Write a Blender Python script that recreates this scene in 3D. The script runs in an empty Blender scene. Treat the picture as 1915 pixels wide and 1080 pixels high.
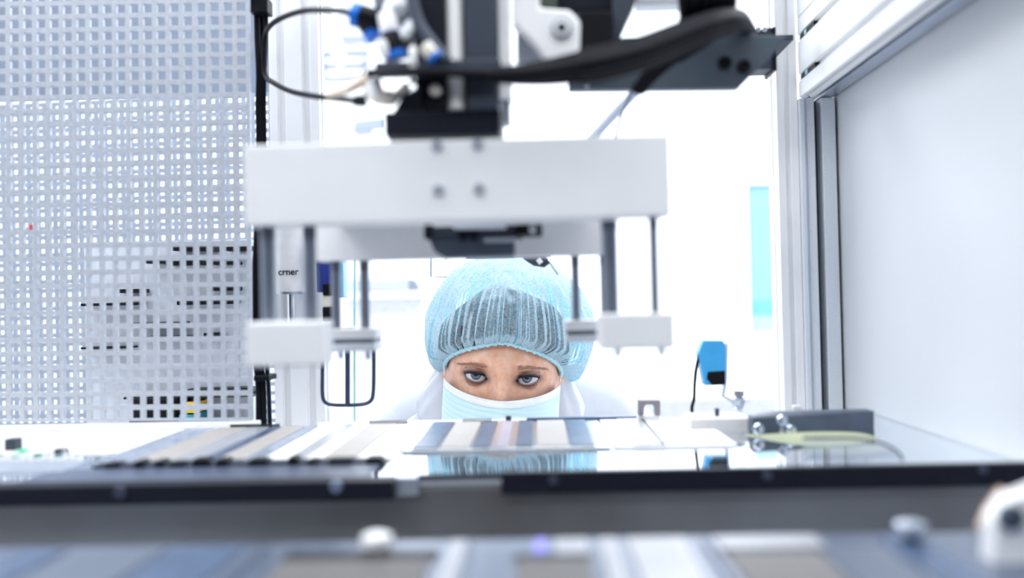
import bpy, bmesh, math, random
from mathutils import Vector, Matrix, Euler, noise
random.seed(7)
S = bpy.context.scene
COL = S.collection
PI = math.pi

# ------------------------------------------------------------------ camera
F = 1800.0                       # focal length in pixels of the 1915 x 1080 frame
CZ = 1.08                        # camera height above the floor
def _axes():
    y = Vector((47.5/F, -25.0/F, -1.0)).normalized()
    r = math.radians(1.3)
    z = Vector((-math.sin(r), math.cos(r), 0)); z = (z - y*z.dot(y)).normalized()
    x = y.cross(z)
    return Matrix((x, y, z)).transposed()          # columns = camera coords of world axes
R_WC = _axes()
cam_d = bpy.data.cameras.new('camera'); cam = bpy.data.objects.new('camera', cam_d)
COL.objects.link(cam)
cam.matrix_world = Matrix.Translation((0, 0, CZ)) @ R_WC.transposed().to_4x4()
cam_d.sensor_width = 36; cam_d.lens = 36*F/1915
cam_d.clip_start = 0.02
cam_d.dof.use_dof = True; cam_d.dof.focus_distance = 1.17; cam_d.dof.aperture_fstop = 2.6
S.camera = cam

def P(px, py, Y):
    """world point at depth Y seen at a pixel of the photograph"""
    d = R_WC.transposed() @ Vector(((px-957.5)/F, (540-py)/F, -1))
    return Vector((0, 0, CZ)) + d*(Y/d.y)

# ------------------------------------------------------------------ world and light
w = bpy.data.worlds.new('world'); S.world = w; w.use_nodes = True
w.node_tree.nodes['Background'].inputs[0].default_value = (0.92, 0.95, 1.0, 1)
w.node_tree.nodes['Background'].inputs[1].default_value = 0.40
S.view_settings.view_transform = 'Standard'; S.view_settings.look = 'None'
S.view_settings.gamma = 1; S.view_settings.use_curve_mapping = False
S.view_settings.exposure = -1.4

def area(name, loc, rot, sx, sy, power, col=(1, 1, 1)):
    l = bpy.data.lights.new(name, 'AREA'); l.shape = 'RECTANGLE'; l.size = sx; l.size_y = sy
    l.energy = power; l.color = col
    o = bpy.data.objects.new(name, l); o.location = loc; o.rotation_euler = rot; COL.objects.link(o)
    return o
# each area lamp sits in one of the ceiling light fittings built further down
CEIL = 2.75
LAMPS = [(x, y) for y in (-0.9, 0.35, 2.3, 3.6) for x in (-1.3, 0.1, 1.5)]  # row behind the camera is unseen fill, added to brighten front faces
for (x, y) in LAMPS:
    pw = 62 if y > 1 else (32 if y > 0 else {-1.3: 52, 0.1: 20, 1.5: 6}[x])
    area('ceiling_lamp_light', (x, y, CEIL-0.06), (0, 0, 0), 1.15, 0.55, pw, (0.95, 0.98, 1.0))

# ------------------------------------------------------------------ materials
MATS = {}
def mat(name, col, rough=0.5, metal=0.0, **k):
    if name in MATS: return MATS[name]
    m = bpy.data.materials.new(name); m.use_nodes = True
    n = m.node_tree.nodes; L = m.node_tree.links; b = n['Principled BSDF']
    b.inputs['Base Color'].default_value = (*col, 1); b.inputs['Roughness'].default_value = rough
    b.inputs['Metallic'].default_value = metal
    if 'spec' in k: b.inputs['Specular IOR Level'].default_value = k['spec']
    tc = n.new('ShaderNodeTexCoord')
    nz = n.new('ShaderNodeTexNoise'); nz.inputs['Scale'].default_value = k.get('scale', 60)
    nz.inputs['Detail'].default_value = 4
    L.new(tc.outputs['Object'], nz.inputs['Vector'])
    if 'stretch' in k:
        mp = n.new('ShaderNodeMapping'); mp.inputs['Scale'].default_value = k['stretch']
        L.new(tc.outputs['Object'], mp.inputs['Vector']); L.new(mp.outputs[0], nz.inputs['Vector'])
    v = k.get('var', 0.06)
    cr = n.new('ShaderNodeValToRGB')
    cr.color_ramp.elements[0].position = 0.3; cr.color_ramp.elements[1].position = 0.7
    c2 = k.get('col2')
    cr.color_ramp.elements[0].color = (*(c2 if c2 else [c*(1-v) for c in col]), 1)
    cr.color_ramp.elements[1].color = (*([min(1, c*(1+v)) for c in col] if not c2 else col), 1)
    L.new(nz.outputs['Fac'], cr.inputs[0]); L.new(cr.outputs[0], b.inputs['Base Color'])
    if k.get('bump'):
        bp = n.new('ShaderNodeBump'); bp.inputs['Strength'].default_value = k['bump']
        bp.inputs['Distance'].default_value = k.get('bdist', 0.001)
        L.new(nz.outputs['Fac'], bp.inputs['Height']); L.new(bp.outputs[0], b.inputs['Normal'])
    if 'emit' in k:
        b.inputs['Emission Color'].default_value = (*k['emit'][0], 1); b.inputs['Emission Strength'].default_value = k['emit'][1]
    if 'alpha' in k: b.inputs['Alpha'].default_value = k['alpha']
    if 'trans' in k: b.inputs['Transmission Weight'].default_value = k['trans']
    MATS[name] = m
    return m

white = mat('white_enamel', (0.90, 0.905, 0.92), 0.35)
wallm = mat('white_wall', (0.93, 0.94, 0.96), 0.7, scale=3, var=0.02)
floorm = mat('pale_floor', (0.6, 0.63, 0.68), 0.3, scale=5, var=0.04)
alu = mat('anodised_aluminium', (0.80, 0.83, 0.88), 0.5, 0.25, stretch=(3, 3, 60))
alu2 = mat('grey_aluminium', (0.50, 0.55, 0.64), 0.36, 0.8, scale=30)
aluw = mat('bright_aluminium', (0.93, 0.93, 0.945), 0.5, 0.1, scale=20, var=0.03)
steel = mat('polished_steel', (0.62, 0.65, 0.7), 0.18, 1.0)
rodm = mat('rod_steel', (0.20, 0.23, 0.29), 0.35, 0.7, scale=40)
sheet = mat('perforated_steel', (0.50, 0.535, 0.61), 0.42, 0.3, scale=220, var=0.10)
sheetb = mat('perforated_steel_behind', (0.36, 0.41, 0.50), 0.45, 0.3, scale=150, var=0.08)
black = mat('black_plastic', (0.006, 0.007, 0.01), 0.42, spec=0.15)
rubber = mat('black_rubber', (0.004, 0.004, 0.008), 0.6, spec=0.15)
dark = mat('dark_anodised', (0.007, 0.009, 0.018), 0.5, 0.0, scale=30, spec=0.2)
dark2 = mat('slate_metal', (0.028, 0.040, 0.064), 0.5, 0.0, scale=25, var=0.12)
greyp = mat('grey_plate', (0.09, 0.115, 0.155), 0.45, 0.3, scale=60, var=0.12)
beamm = mat('beam_steel', (0.27, 0.29, 0.335), 0.38, 0.6, scale=5, col2=(0.15, 0.145, 0.15))
panelm = mat('side_panel_paint', (0.66, 0.675, 0.71), 0.4, 0.0, scale=4, var=0.02)
mirror = mat('mirror_top', (0.80, 0.86, 0.93), 0.06, 1.0, scale=8, var=0.02)
nearm = mat('near_glossy', (0.12, 0.155, 0.23), 0.25, 0.4, scale=14, col2=(0.10, 0.13, 0.2))
cream = mat('cream_plate', (0.86, 0.83, 0.78), 0.4)
blue = mat('blue_plastic', (0.01, 0.19, 0.80), 0.3)
navy = mat('navy_plastic', (0.02, 0.04, 0.25), 0.35)
sensb = mat('sensor_blue', (0.06, 0.43, 0.85), 0.3, scale=90, var=0.05)
cyant = mat('cyan_tube', (0.35, 0.75, 0.8), 0.3)
ivory = mat('ivory_plastic', (0.78, 0.74, 0.66), 0.4)
ystrip = mat('pale_yellow_strip', (0.80, 0.82, 0.55), 0.35)
tbase = mat('tray_base', (0.72, 0.76, 0.82), 0.16, 0.7, scale=20, var=0.05)
tblue = mat('tray_blue', (0.09, 0.15, 0.27), 0.3, 0.3, scale=80, col2=(0.04, 0.07, 0.14))
tgrey = mat('tray_grey', (0.45, 0.46, 0.5), 0.3, 0.4, scale=50)
green = mat('circuit_green', (0.03, 0.36, 0.22), 0.4, scale=300, col2=(0.01, 0.1, 0.08))
red = mat('red_plastic', (0.6, 0.03, 0.08), 0.4)
yellow = mat('yellow_plastic', (0.85, 0.55, 0.03), 0.4)
shade = mat('background_grey', (0.30, 0.35, 0.42), 0.5)
pale = mat('background_pale', (0.62, 0.66, 0.72), 0.5)

def ribbed(name, c1, c2, scale):
    m = bpy.data.materials.new(name); m.use_nodes = True
    n = m.node_tree.nodes; L = m.node_tree.links; b = n['Principled BSDF']; b.inputs['Roughness'].default_value = 0.45
    tc = n.new('ShaderNodeTexCoord'); mp = n.new('ShaderNodeMapping'); mp.inputs['Scale'].default_value = (scale, scale*0.6, scale)
    ck = n.new('ShaderNodeTexVoronoi'); ck.inputs['Scale'].default_value = 1.0; ck.inputs['Randomness'].default_value = 0.15
    cr = n.new('ShaderNodeValToRGB'); cr.color_ramp.elements[0].position = 0.25; cr.color_ramp.elements[1].position = 0.6
    cr.color_ramp.elements[0].color = (*c1, 1); cr.color_ramp.elements[1].color = (*c2, 1)
    L.new(tc.outputs['Object'], mp.inputs[0]); L.new(mp.outputs[0], ck.inputs['Vector'])
    L.new(ck.outputs['Distance'], cr.inputs[0]); L.new(cr.outputs[0], b.inputs['Base Color'])
    bp = n.new('ShaderNodeBump'); bp.inputs['Distance'].default_value = 0.0006; L.new(ck.outputs['Distance'], bp.inputs['Height']); L.new(bp.outputs[0], b.inputs['Normal'])
    return m
comb = ribbed('beige_comb', (0.78, 0.70, 0.60), (0.34, 0.32, 0.31), 600)

# ------------------------------------------------------------------ mesh helpers
def finish(me, name, m, parent, bevel, smooth, seg=2):
    o = bpy.data.objects.new(name, me); COL.objects.link(o)
    me.materials.append(m)
    if smooth:
        for p in me.polygons: p.use_smooth = True
        if smooth == 'auto':
            try: me.set_sharp_from_angle(angle=math.radians(40))
            except Exception: pass
    if bevel:
        b = o.modifiers.new('bevel', 'BEVEL'); b.width = bevel; b.segments = seg; b.limit_method = 'ANGLE'
    if parent: o.parent = parent; o.matrix_parent_inverse = parent_inv(parent)
    return o
def parent_inv(p):
    return (Matrix.Translation(p.location) @ p.rotation_euler.to_matrix().to_4x4()).inverted() if p.parent is None else Matrix()

class MB:
    def __init__(s): s.v = []; s.f = []
    def add(s, vs, fs):
        n = len(s.v); s.v += [tuple(v) for v in vs]; s.f += [tuple(i+n for i in f) for f in fs]; return s
    def box(s, a, b):
        x0, x1 = sorted((a[0], b[0])); y0, y1 = sorted((a[1], b[1])); z0, z1 = sorted((a[2], b[2]))
        return s.add([(x0,y0,z0),(x1,y0,z0),(x1,y1,z0),(x0,y1,z0),(x0,y0,z1),(x1,y0,z1),(x1,y1,z1),(x0,y1,z1)],
                     [(0,3,2,1),(4,5,6,7),(0,1,5,4),(1,2,6,5),(2,3,7,6),(3,0,4,7)])
    def pbox(s, x0, y0, x1, y1, Y, t):
        xm, ym = (x0+x1)/2, (y0+y1)/2
        return s.box((P(x0, ym, Y).x, Y, P(xm, y1, Y).z), (P(x1, ym, Y).x, Y+t, P(xm, y0, Y).z))
    def prism(s, pts, d):
        n = len(pts); d = Vector(d); pts = [Vector(p) for p in pts]
        return s.add(pts + [p+d for p in pts], [tuple(range(n))[::-1], tuple(range(n, 2*n))] + [(i, (i+1) % n, n+(i+1) % n, n+i) for i in range(n)])
    def ppoly(s, px, Y, t): return s.prism([P(x, y, Y) for x, y in px], (0, t, 0))
    def tube(s, pts, r, n=12, cap=True):
        pts = [Vector(p) for p in pts]; N = len(pts)
        rs = r if isinstance(r, (list, tuple)) else [r]*N
        u = None; base = len(s.v); vs = []; fs = []
        for i, p in enumerate(pts):
            t = (pts[min(i+1, N-1)] - pts[max(i-1, 0)]).normalized()
            if u is None: u = t.orthogonal().normalized()
            else: u = (u - t*u.dot(t)).normalized()
            w_ = t.cross(u)
            for k in range(n):
                a = 2*PI*k/n; vs.append(p + (u*math.cos(a) + w_*math.sin(a))*rs[i])
        for i in range(N-1):
            for k in range(n):
                a, b = i*n+k, i*n+(k+1) % n; fs.append((a, b, b+n, a+n))
        if cap: fs += [tuple(range(n))[::-1], tuple(range((N-1)*n, N*n))]
        return s.add(vs, fs)
    def cyl(s, a, b, r, n=24): return s.tube([a, b], r, n)
    def build(s, name, m, parent=None, bevel=0.0, smooth=False, seg=2):
        me = bpy.data.meshes.new(name); me.from_pydata(s.v, [], s.f); me.update()
        bm = bmesh.new(); bm.from_mesh(me); bmesh.ops.recalc_face_normals(bm, faces=bm.faces); bm.to_mesh(me); bm.free()
        return finish(me, name, m, parent, bevel, smooth, seg)

def spline(pts, n=10):
    pts = [Vector(p) for p in pts]; q = [pts[0]*2-pts[1]] + pts + [pts[-1]*2-pts[-2]]; out = []
    for i in range(1, len(q)-2):
        for k in range(n):
            t = k/n; a, b, c, d = q[i-1:i+3]
            out.append(0.5*((2*b) + (c-a)*t + (2*a-5*b+4*c-d)*t*t + (3*b-a-3*c+d)*t**3))
    out.append(pts[-1]); return out
def ptube(pts, r, name, m, parent=None, n=14, k=10):
    """tube through (px, py, depth) points"""
    return MB().tube(spline([P(*p) for p in pts], k), r, n).build(name, m, parent, smooth='auto')
def thing(name, label, cat, loc=(0, 0, 0), group=None):
    o = bpy.data.objects.new(name, None); COL.objects.link(o); o.location = loc; o.empty_display_size = 0.02
    o['label'] = label; o['category'] = cat
    if group: o['group'] = group
    return o
def tag(o, label, cat, group=None, kind=None):
    o['label'] = label; o['category'] = cat
    if group: o['group'] = group
    if kind: o['kind'] = kind
    return o
def struct(o): o['kind'] = 'structure'; return o
def bolt(px, py, Y, r, parent, m=steel, name='bolt', socket=True, depth=0.004, d=(0, -1, 0)):
    c = P(px, py, Y) if not isinstance(px, Vector) else px
    d = Vector(d); mb = MB()
    n = 28; u = d.orthogonal().normalized(); w_ = d.cross(u)
    prof = [(r, 0), (r, depth*0.75), (r*0.88, depth), (r*0.5, depth)]
    if socket: prof += [(r*0.46, depth*0.35), (0.0001, depth*0.3)]
    else: prof += [(0.0001, depth*1.15)]
    vs = []; fs = []
    for (rr, h) in prof:
        for k in range(n):
            a = 2*PI*k/n; vs.append(c + d*h + (u*math.cos(a)+w_*math.sin(a))*rr)
    for i in range(len(prof)-1):
        for k in range(n): a, b = i*n+k, i*n+(k+1) % n; fs.append((a, b, b+n, a+n))
    mb.add(vs, fs)
    return mb.build(name, m, parent, smooth='auto')
def tslot(c0, c1, w, h, nu, nv, slot=0.008, dep=0.006):
    """aluminium profile extruded from c0 to c1; nu/nv slots on the faces across u / v"""
    c0, c1 = Vector(c0), Vector(c1); t = (c1-c0).normalized()
    u = Vector((1, 0, 0)) if abs(t.x) < 0.5 else Vector((0, 1, 0)); v = t.cross(u)
    def side(a, b, n, inn):
        a, b = Vector(a), Vector(b); d = (b-a); L = d.length; d.normalize(); inn = Vector(inn); o = [a]
        for i in range(n):
            m_ = L*(i+0.5)/n
            o += [a+d*(m_-slot/2), a+d*(m_-slot/2)+inn*dep*0.3, a+d*(m_-slot*0.36)+inn*dep*0.3, a+d*(m_-slot*0.36)+inn*dep,
                  a+d*(m_+slot*0.36)+inn*dep, a+d*(m_+slot*0.36)+inn*dep*0.3, a+d*(m_+slot/2)+inn*dep*0.3, a+d*(m_+slot/2)]
        return o
    W, H = w/2, h/2
    pr = side((-W, -H), (W, -H), nu, (0, 1)) + side((W, -H), (W, H), nv, (-1, 0)) + side((W, H), (-W, H), nu, (0, -1)) + side((-W, H), (-W, -H), nv, (1, 0))
    return MB().prism([c0 + u*p[0] + v*p[1] for p in pr], c1-c0)

# ------------------------------------------------------------------ room
def rbox(name, a, b, m): return struct(MB().box(a, b).build(name, m))
XL, XR, YF, YB = -2.6, 2.6, -1.6, 4.6
rbox('floor', (XL, YF, -0.1), (XR, YB, 0), floorm)
rbox('ceiling', (XL, YF, CEIL), (XR, YB, CEIL+0.1), wallm)
rbox('wall_back', (XL, YB, 0), (XR, YB+0.1, CEIL), wallm)
rbox('wall_left', (XL-0.1, YF, 0), (XL, YB, CEIL), wallm)
rbox('wall_right', (XR, YF, 0), (XR+0.1, YB, CEIL), wallm)
lampm = mat('lamp_diffuser', (0.9, 0.9, 0.9), 0.4, emit=((0.95, 0.98, 1.0), 6.0))
for i, (x, y) in enumerate(LAMPS):
    row = 'near the back wall' if y > 3 else ('above the worker' if y > 1 else ('above the machine' if y > 0 else 'added behind the camera as unseen fill'))
    side = ('left', 'middle', 'right')[i % 3]
    t = thing('ceiling_light', f'{side} flat white ceiling light of the row {row}', 'ceiling light', (x, y, CEIL), 'ceiling lights')
    MB().box((x-0.62, y-0.32, CEIL-0.03), (x+0.62, y+0.32, CEIL)).build('light_frame', white, t)
    MB().box((x-0.58, y-0.28, CEIL-0.036), (x+0.58, y+0.28, CEIL-0.0301)).build('diffuser', lampm, t)

# window of the back wall, cyan panes (seen beside the right machine post)
def winpane(name, col, y0, y1):
    return mat(name, col, 0.3, emit=(col, 0.95))
wf = MB()
for q in ((1384, 344, 1402, 622), (1470, 344, 1490, 622), (1384, 305, 1490, 344), (1384, 622, 1490, 682)): wf.pbox(*q, 4.50, 0.099)
fr = wf.build('window_1', white, None, 0.006); struct(fr)
MB().pbox(1402, 344, 1470, 560, 4.53, 0.03).build('window_pane', mat('pane_sky', (0.16, 0.34, 0.40), 0.4, scale=3, var=0.12, emit=((0.48, 0.74, 0.80), 0.9)), fr)
MB().pbox(1402, 560, 1470, 590, 4.53, 0.03).build('window_pane', mat('pane_deep', (0.10, 0.32, 0.36), 0.4, emit=((0.34, 0.70, 0.77), 0.9)), fr)
MB().pbox(1402, 590, 1470, 622, 4.53, 0.03).build('window_pane', mat('pane_green', (0.26, 0.42, 0.38), 0.4, emit=((0.5, 0.85, 0.78), 1.1)), fr)

# ------------------------------------------------------------------ machine bed
TZ = CZ - 0.1175                  # height of the mirror table top
XP = P(1567, 400, 1.055).x - 0.001
bed = thing('machine_bed', 'white machine bed under the mirrored table top, with grey front beam', 'machine', (0, 0.8, 0))
MB().box((-0.75, 0.69, 0.08), (XP, 0.955, TZ-0.006)).build('cabinet', white, bed, 0.003)
MB().box((-0.75, 0.655, TZ-0.16), (XP, 0.6895, TZ-0.0058)).build('front_beam', beamm, bed, 0.002)
for x in (-0.7, 0.29):
    for y in (0.72, 0.92): MB().cyl((x, y, 0), (x, y, 0.08), 0.022).build('leveling_foot', rubber, bed, smooth='auto')
top = MB().box((-0.75, 0.6552, TZ-0.0055), (XP, 0.96, TZ)).build('table_top', mirror, None, 0.0008)
tag(top, 'mirror polished table top of the machine, below the trays', 'table top')
# dark strips bolted on the front of the table
s1 = thing('edge_strip', 'long black edge strip on the right part of the table front', 'edge strip', (0.2, 0.655, TZ), 'black edge strips')
MB().box((P(938, 900, .655).x, 0.647, TZ-0.0110), (XP, 0.6545, TZ+0.0040)).build('strip_bar', dark, s1, 0.0008)
MB().box((P(782, 885, .655).x, 0.651, TZ-0.0005), (P(940, 885, .655).x, 0.6545, TZ+0.0028)).build('strip_tongue', dark, s1, 0.0004)
for px, py in ((1035, 893), (1435, 884), (1838, 872)): bolt(px, py+5, 0.647, 0.0032, s1, mat('black_bolt', (0.07, 0.08, 0.13), 0.35, 0.5), depth=0.0012)
s2 = thing('edge_strip', 'black edge strip on the left part of the table front, with a bright round bolt', 'edge strip', (-0.3, 0.64, TZ), 'black edge strips')
MB().box((-0.75, 0.635, TZ-0.0110), (P(736, 905, .638).x, 0.6545, TZ+0.0020)).build('strip_bar', dark, s2, 0.0008)
bolt(629, 909, 0.635, 0.0042, s2, mat('blue_steel_bolt', (0.30, 0.36, 0.52), 0.3, 0.8), depth=0.002)
bolt(225, 920, 0.635, 0.0042, s2, MATS['black_bolt'], depth=0.002)
sp = MB().box((P(700, 905, .65).x, 0.649, TZ-0.011), (P(782, 885, .65).x, 0.6547, TZ+0.0015)).build('joint_plate', alu2, None, 0.0008)
tag(sp, 'small grey joint plate between the two black edge strips', 'plate')

# near conveyor bed under the camera
NZ = CZ - 0.122
nb = thing('conveyor_bed', 'dark glossy conveyor bed closest to the camera, below the front beam', 'conveyor', (0, 0.35, 0))
MB().box((-0.75, 0.08, NZ-0.02), (XP, 0.500, NZ)).build('conveyor_top', nearm, nb, 0.001)
MB().box((-0.7, 0.10, 0.08), (0.30, 0.48, NZ-0.0205)).build('conveyor_body', white, nb, 0.003)
for x in (-0.65, 0.25):
    for y in (0.14, 0.44): MB().cyl((x, y, 0), (x, y, 0.08), 0.02).build('leveling_foot', rubber, nb, smooth='auto')

def tray(name, label, x0, x1, y0, y1, z, strips, base=tbase, group=None, teeth=None, th=0.0022):
    t = thing(name, label, 'tray', ((x0+x1)/2, (y0+y1)/2, z), group)
    MB().box((x0, y0, z), (x1, y1, z+th)).build('tray_plate', base, t, 0.0005)
    for q in strips:
        a, b, m, nm = q[:4]; ya = q[4] if len(q) > 4 else y0+0.004; yb = q[5] if len(q) > 5 else y1-0.004
        MB().box((a, ya, z+th), (b, yb, z+th+0.0012)).build(nm, m, t, 0.0003)
    if teeth:
        a, b, yy = teeth; mb = MB(); k = int((b-a)/0.0022)
        for i in range(k): mb.box((a+i*0.0022, yy, z+th), (a+i*0.0022+0.0012, yy+0.003, z+th+0.0035))
        mb.build('contact_comb', black, t)
    return t
G = 'cell trays on the table'
tbase2 = mat('tray_base_blue', (0.40, 0.46, 0.58), 0.25, 0.4, scale=60, var=.2)
tray('cell_tray', 'leftmost long cell tray with two beige ribbed strips, beside the cream ledge', -0.345, -0.2165, 0.728, 0.93, TZ,
     [(-0.312, -0.283, comb, 'ribbed_strip'), (-0.283, -0.262, tgrey, 'grey_strip'), (-0.258, -0.250, tblue, 'blue_strip'), (-0.248, -0.228, comb, 'ribbed_strip')], tbase2, group=G, teeth=(-0.30, -0.25, 0.926))
tray('cell_tray', 'pale tray with one slanting beige strip, left of the blue striped tray', -0.2135, -0.1135, 0.728, 0.94, TZ,
     [(-0.193, -0.180, tgrey, 'grey_strip'), (-0.166, -0.140, comb, 'ribbed_strip')], aluw, group=G, teeth=(-0.166, -0.128, 0.935))
tray('cell_tray', 'blue and beige striped tray in front of the masked worker', -0.111, 0.056, 0.765, 0.94, TZ,
     [(-0.103, -0.083, tblue, 'blue_strip'), (-0.081, -0.057, comb, 'ribbed_strip'), (-0.055, -0.041, tblue, 'blue_strip'),
      (-0.036, -0.026, mat('mauve_strip', (0.42, 0.38, 0.48), 0.3), 'mauve_strip'), (-0.020, -0.007, tblue, 'blue_strip'),
      (-0.003, 0.023, comb, 'ribbed_strip'), (0.024, 0.043, tblue, 'blue_strip')], group=G, teeth=(-0.075, -0.045, 0.936))
tray('cell_tray', 'nearly white tray with one grey dark-edged strip, right of the blue striped tray', 0.058, 0.155, 0.765, 0.94, TZ,
     [(0.074, 0.097, tgrey, 'grey_strip'), (0.097, 0.0995, black, 'edge_bar'), (0.060, 0.0605, tgrey, 'grey_strip')], aluw, group=G)
# front tips under the trays
cl = thing('clamp_rail', 'lumpy black clamp rail along the near edge of the left trays', 'rail', (-0.25, 0.715, TZ))
MB().box((-0.335, 0.712, TZ), (-0.116, 0.726, TZ+0.0035)).build('rail_bar', dark2, cl, 0.0008)
x = -0.325
while x < -0.125:
    ww = random.uniform(0.006, 0.02); MB().box((x, 0.709, TZ+0.0001), (min(x+ww, -0.118), 0.724, TZ+random.uniform(0.0045, 0.0075))).build('clamp', black, cl, 0.0012)
    x += ww + random.uniform(0.004, 0.016)
o = MB().box((-0.362, 0.657, TZ+.0002), (-0.119, 0.7085, TZ+.0014)).build('dark_reflection_plate', mat('dark_reflection', (0.07, 0.09, 0.15), 0.3, 0.0, scale=30, var=.2), None, .0004); tag(o, 'added slate blue plate painting a dark table reflection, in front of the lumpy clamp rail', 'plate')  # added plate, its dark colour paints a reflection in the table top
# cream ledge on the left under the perforated panel
ld = thing('ledge', 'cream white ledge running below the perforated panel', 'ledge', (-0.5, 0.86, TZ))
MB().box((-0.75, 0.79, TZ), (-0.347, 0.957, TZ+0.0012)).build('ledge_plate', cream, ld, 0.0006)
MB().box((-0.75, 0.937, TZ+0.0013), (P(480, 805, .94).x, 0.956, TZ+0.0065)).build('ledge_rail', white, ld, 0.001)
sw = MB().pbox(8, 821, 28, 844, 0.812, 0.012); o = sw.build('limit_switch', dark2, None, 0.0008); tag(o, 'small dark square switch on the cream ledge at far left', 'switch')
# circuit boards at far left
for i, (a, b, yy, lab) in enumerate(((-0.47, -0.445, 0.80, 'tiny green circuit board nearest the left edge of the photo'), (-0.437, -0.412, 0.802, 'bright green circuit board right of the darker one'), (-0.404, -0.385, 0.803, 'smallest green circuit board, rightmost of the three on the ledge'))):
    t = thing('circuit_board', lab, 'circuit board', (a, yy, TZ), 'green circuit boards')
    MB().box((a, 0.77, TZ), (b, 0.7895, TZ+0.0016)).build('board', green, t, 0.0002)
    mb = MB()
    for k in range(6):
        xx = a + (b-a)*(0.1+0.15*k); mb.box((xx, 0.772, TZ+0.0016), (xx+0.002, 0.776, TZ+0.004+0.001*(k % 3)))
    mb.build('pins', steel if i != 1 else white, t)
    MB().box((a+0.006, 0.779, TZ+0.0016), (a+0.015, 0.786, TZ+0.006)).build('chip', black if i != 1 else mat('bright_green', (0.05, 0.7, 0.4), 0.4), t, 0.0003)
# grey clutter strip
gs = thing('cable_comb', 'grey toothed cable comb lying at the left near edge of the table', 'cable comb', (-0.4, 0.73, TZ))
MB().box((-0.55, 0.70, TZ), (-0.352, 0.752, TZ+0.002)).build('comb_base', alu2, gs, 0.0005)
mb = MB()
for k in range(34): mb.box((-0.548+k*0.0056, 0.745, TZ+0.002), (-0.545+k*0.0056, 0.750, TZ+0.004+0.002*((k*7) % 3)))
mb.build('comb_teeth', white, gs, 0.0003)

# trays on the near conveyor
nstrip = mat('near_bright_strip', (0.36, 0.37, 0.41), 0.35, 0.1)
nstripd = mat('near_grey_strip', (0.14, 0.17, 0.23), 0.3, 0.4)
ncomb = ribbed('brown_comb', (0.22, 0.20, 0.19), (0.06, 0.06, 0.07), 600)
GN = 'trays on the near conveyor'
tray('conveyor_tray', 'blurred near tray at the left with blue grey strips', -0.27, -0.14, 0.30, 0.485, NZ, [(-0.262, -0.24, tblue, 'blue_strip'), (-0.235, -0.19, nstripd, 'grey_strip'), (-0.185, -0.15, tblue, 'blue_strip')], nearm, GN)
tray('conveyor_tray', 'blurred near tray with a beige ribbed strip, left of the centre', -0.132, -0.035, 0.30, 0.49, NZ, [(-0.122, -0.052, ncomb, 'ribbed_strip', 0.31, 0.452), (-0.124, -0.050, black, 'shadow_strip', 0.453, 0.468), (-0.046, -0.038, nstrip, 'bright_strip')], nearm, GN)  # black strip paints shadow at the far end of the ribbed strip
tray('conveyor_tray', 'blurred near tray with a beige strip and bright strips, centre right', -0.03, 0.075, 0.30, 0.49, NZ, [(-0.012, 0.022, ncomb, 'ribbed_strip', 0.31, 0.448), (-0.014, 0.0225, black, 'shadow_strip', 0.4485, 0.4565), (-0.004, 0.002, mat('violet_highlight', (0.25, 0.22, 0.85), 0.3), 'violet_highlight', 0.46, 0.486), (0.006, 0.022, nstrip, 'bright_strip', 0.457, 0.486), (0.028, 0.036, nstrip, 'bright_strip'), (0.042, 0.07, nstrip, 'bright_strip')], nearm, GN)  # violet strip is a painted highlight, black strip a painted shadow
tray('conveyor_tray', 'blurred near tray with pale strips and a brown ribbed strip, right side', 0.08, 0.19, 0.30, 0.49, NZ, [(0.085, 0.128, ncomb, 'ribbed_strip', 0.31, 0.455), (0.084, 0.130, black, 'shadow_strip', 0.4555, 0.4615), (0.085, 0.135, nstrip, 'bright_strip', 0.462, 0.486), (0.132, 0.16, nstripd, 'grey_strip', 0.31, 0.46), (0.165, 0.185, tblue, 'blue_strip')], nearm, GN)  # black strip across the ribbed end is painted shadow
for px, py, lab in ((705, 1012, 'blurred white round knob on the near conveyor left of the centre'), (1703, 990, 'blurred steel knob on the near conveyor below the beam at right')):
    b = P(px, py, 0.47); k = thing('screw_clamp', lab, 'clamp', (b.x, b.y, NZ), 'screw clamps on the near conveyor')
    MB().cyl((b.x, b.y, NZ), (b.x, b.y, b.z-0.003), 0.003).build('knob_stem', dark, k, smooth='auto')
    MB().tube([(b.x, b.y, b.z-0.004), (b.x, b.y, b.z-0.002), (b.x, b.y, b.z+0.003), (b.x, b.y, b.z+0.0045)], [0.005, 0.0075, 0.0075, 0.004], 24).build('knob_cap', aluw if px < 1000 else alu2, k, smooth='auto')
# white bracket at the right lower corner
br = thing('corner_bracket', 'white angled bracket with a chrome bolt in the lower right corner', 'bracket', P(1900, 1040, .44))
MB().ppoly([(1856, 1075), (1862, 975), (1890, 935), (1990, 895), (1990, 1075)], 0.44, 0.014).build('bracket_plate', aluw, br, 0.001)
MB().tube([P(1838, 990, .46), P(1852, 955, .46), P(1880, 918, .46)], .0032, 16).build('peach_edge', mat('peach_edge', (0.72, 0.5, 0.38), 0.5), br, 0, 'auto')
bolt(1888, 966, 0.44, 0.0060, br, greyp, depth=0.004)

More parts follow.
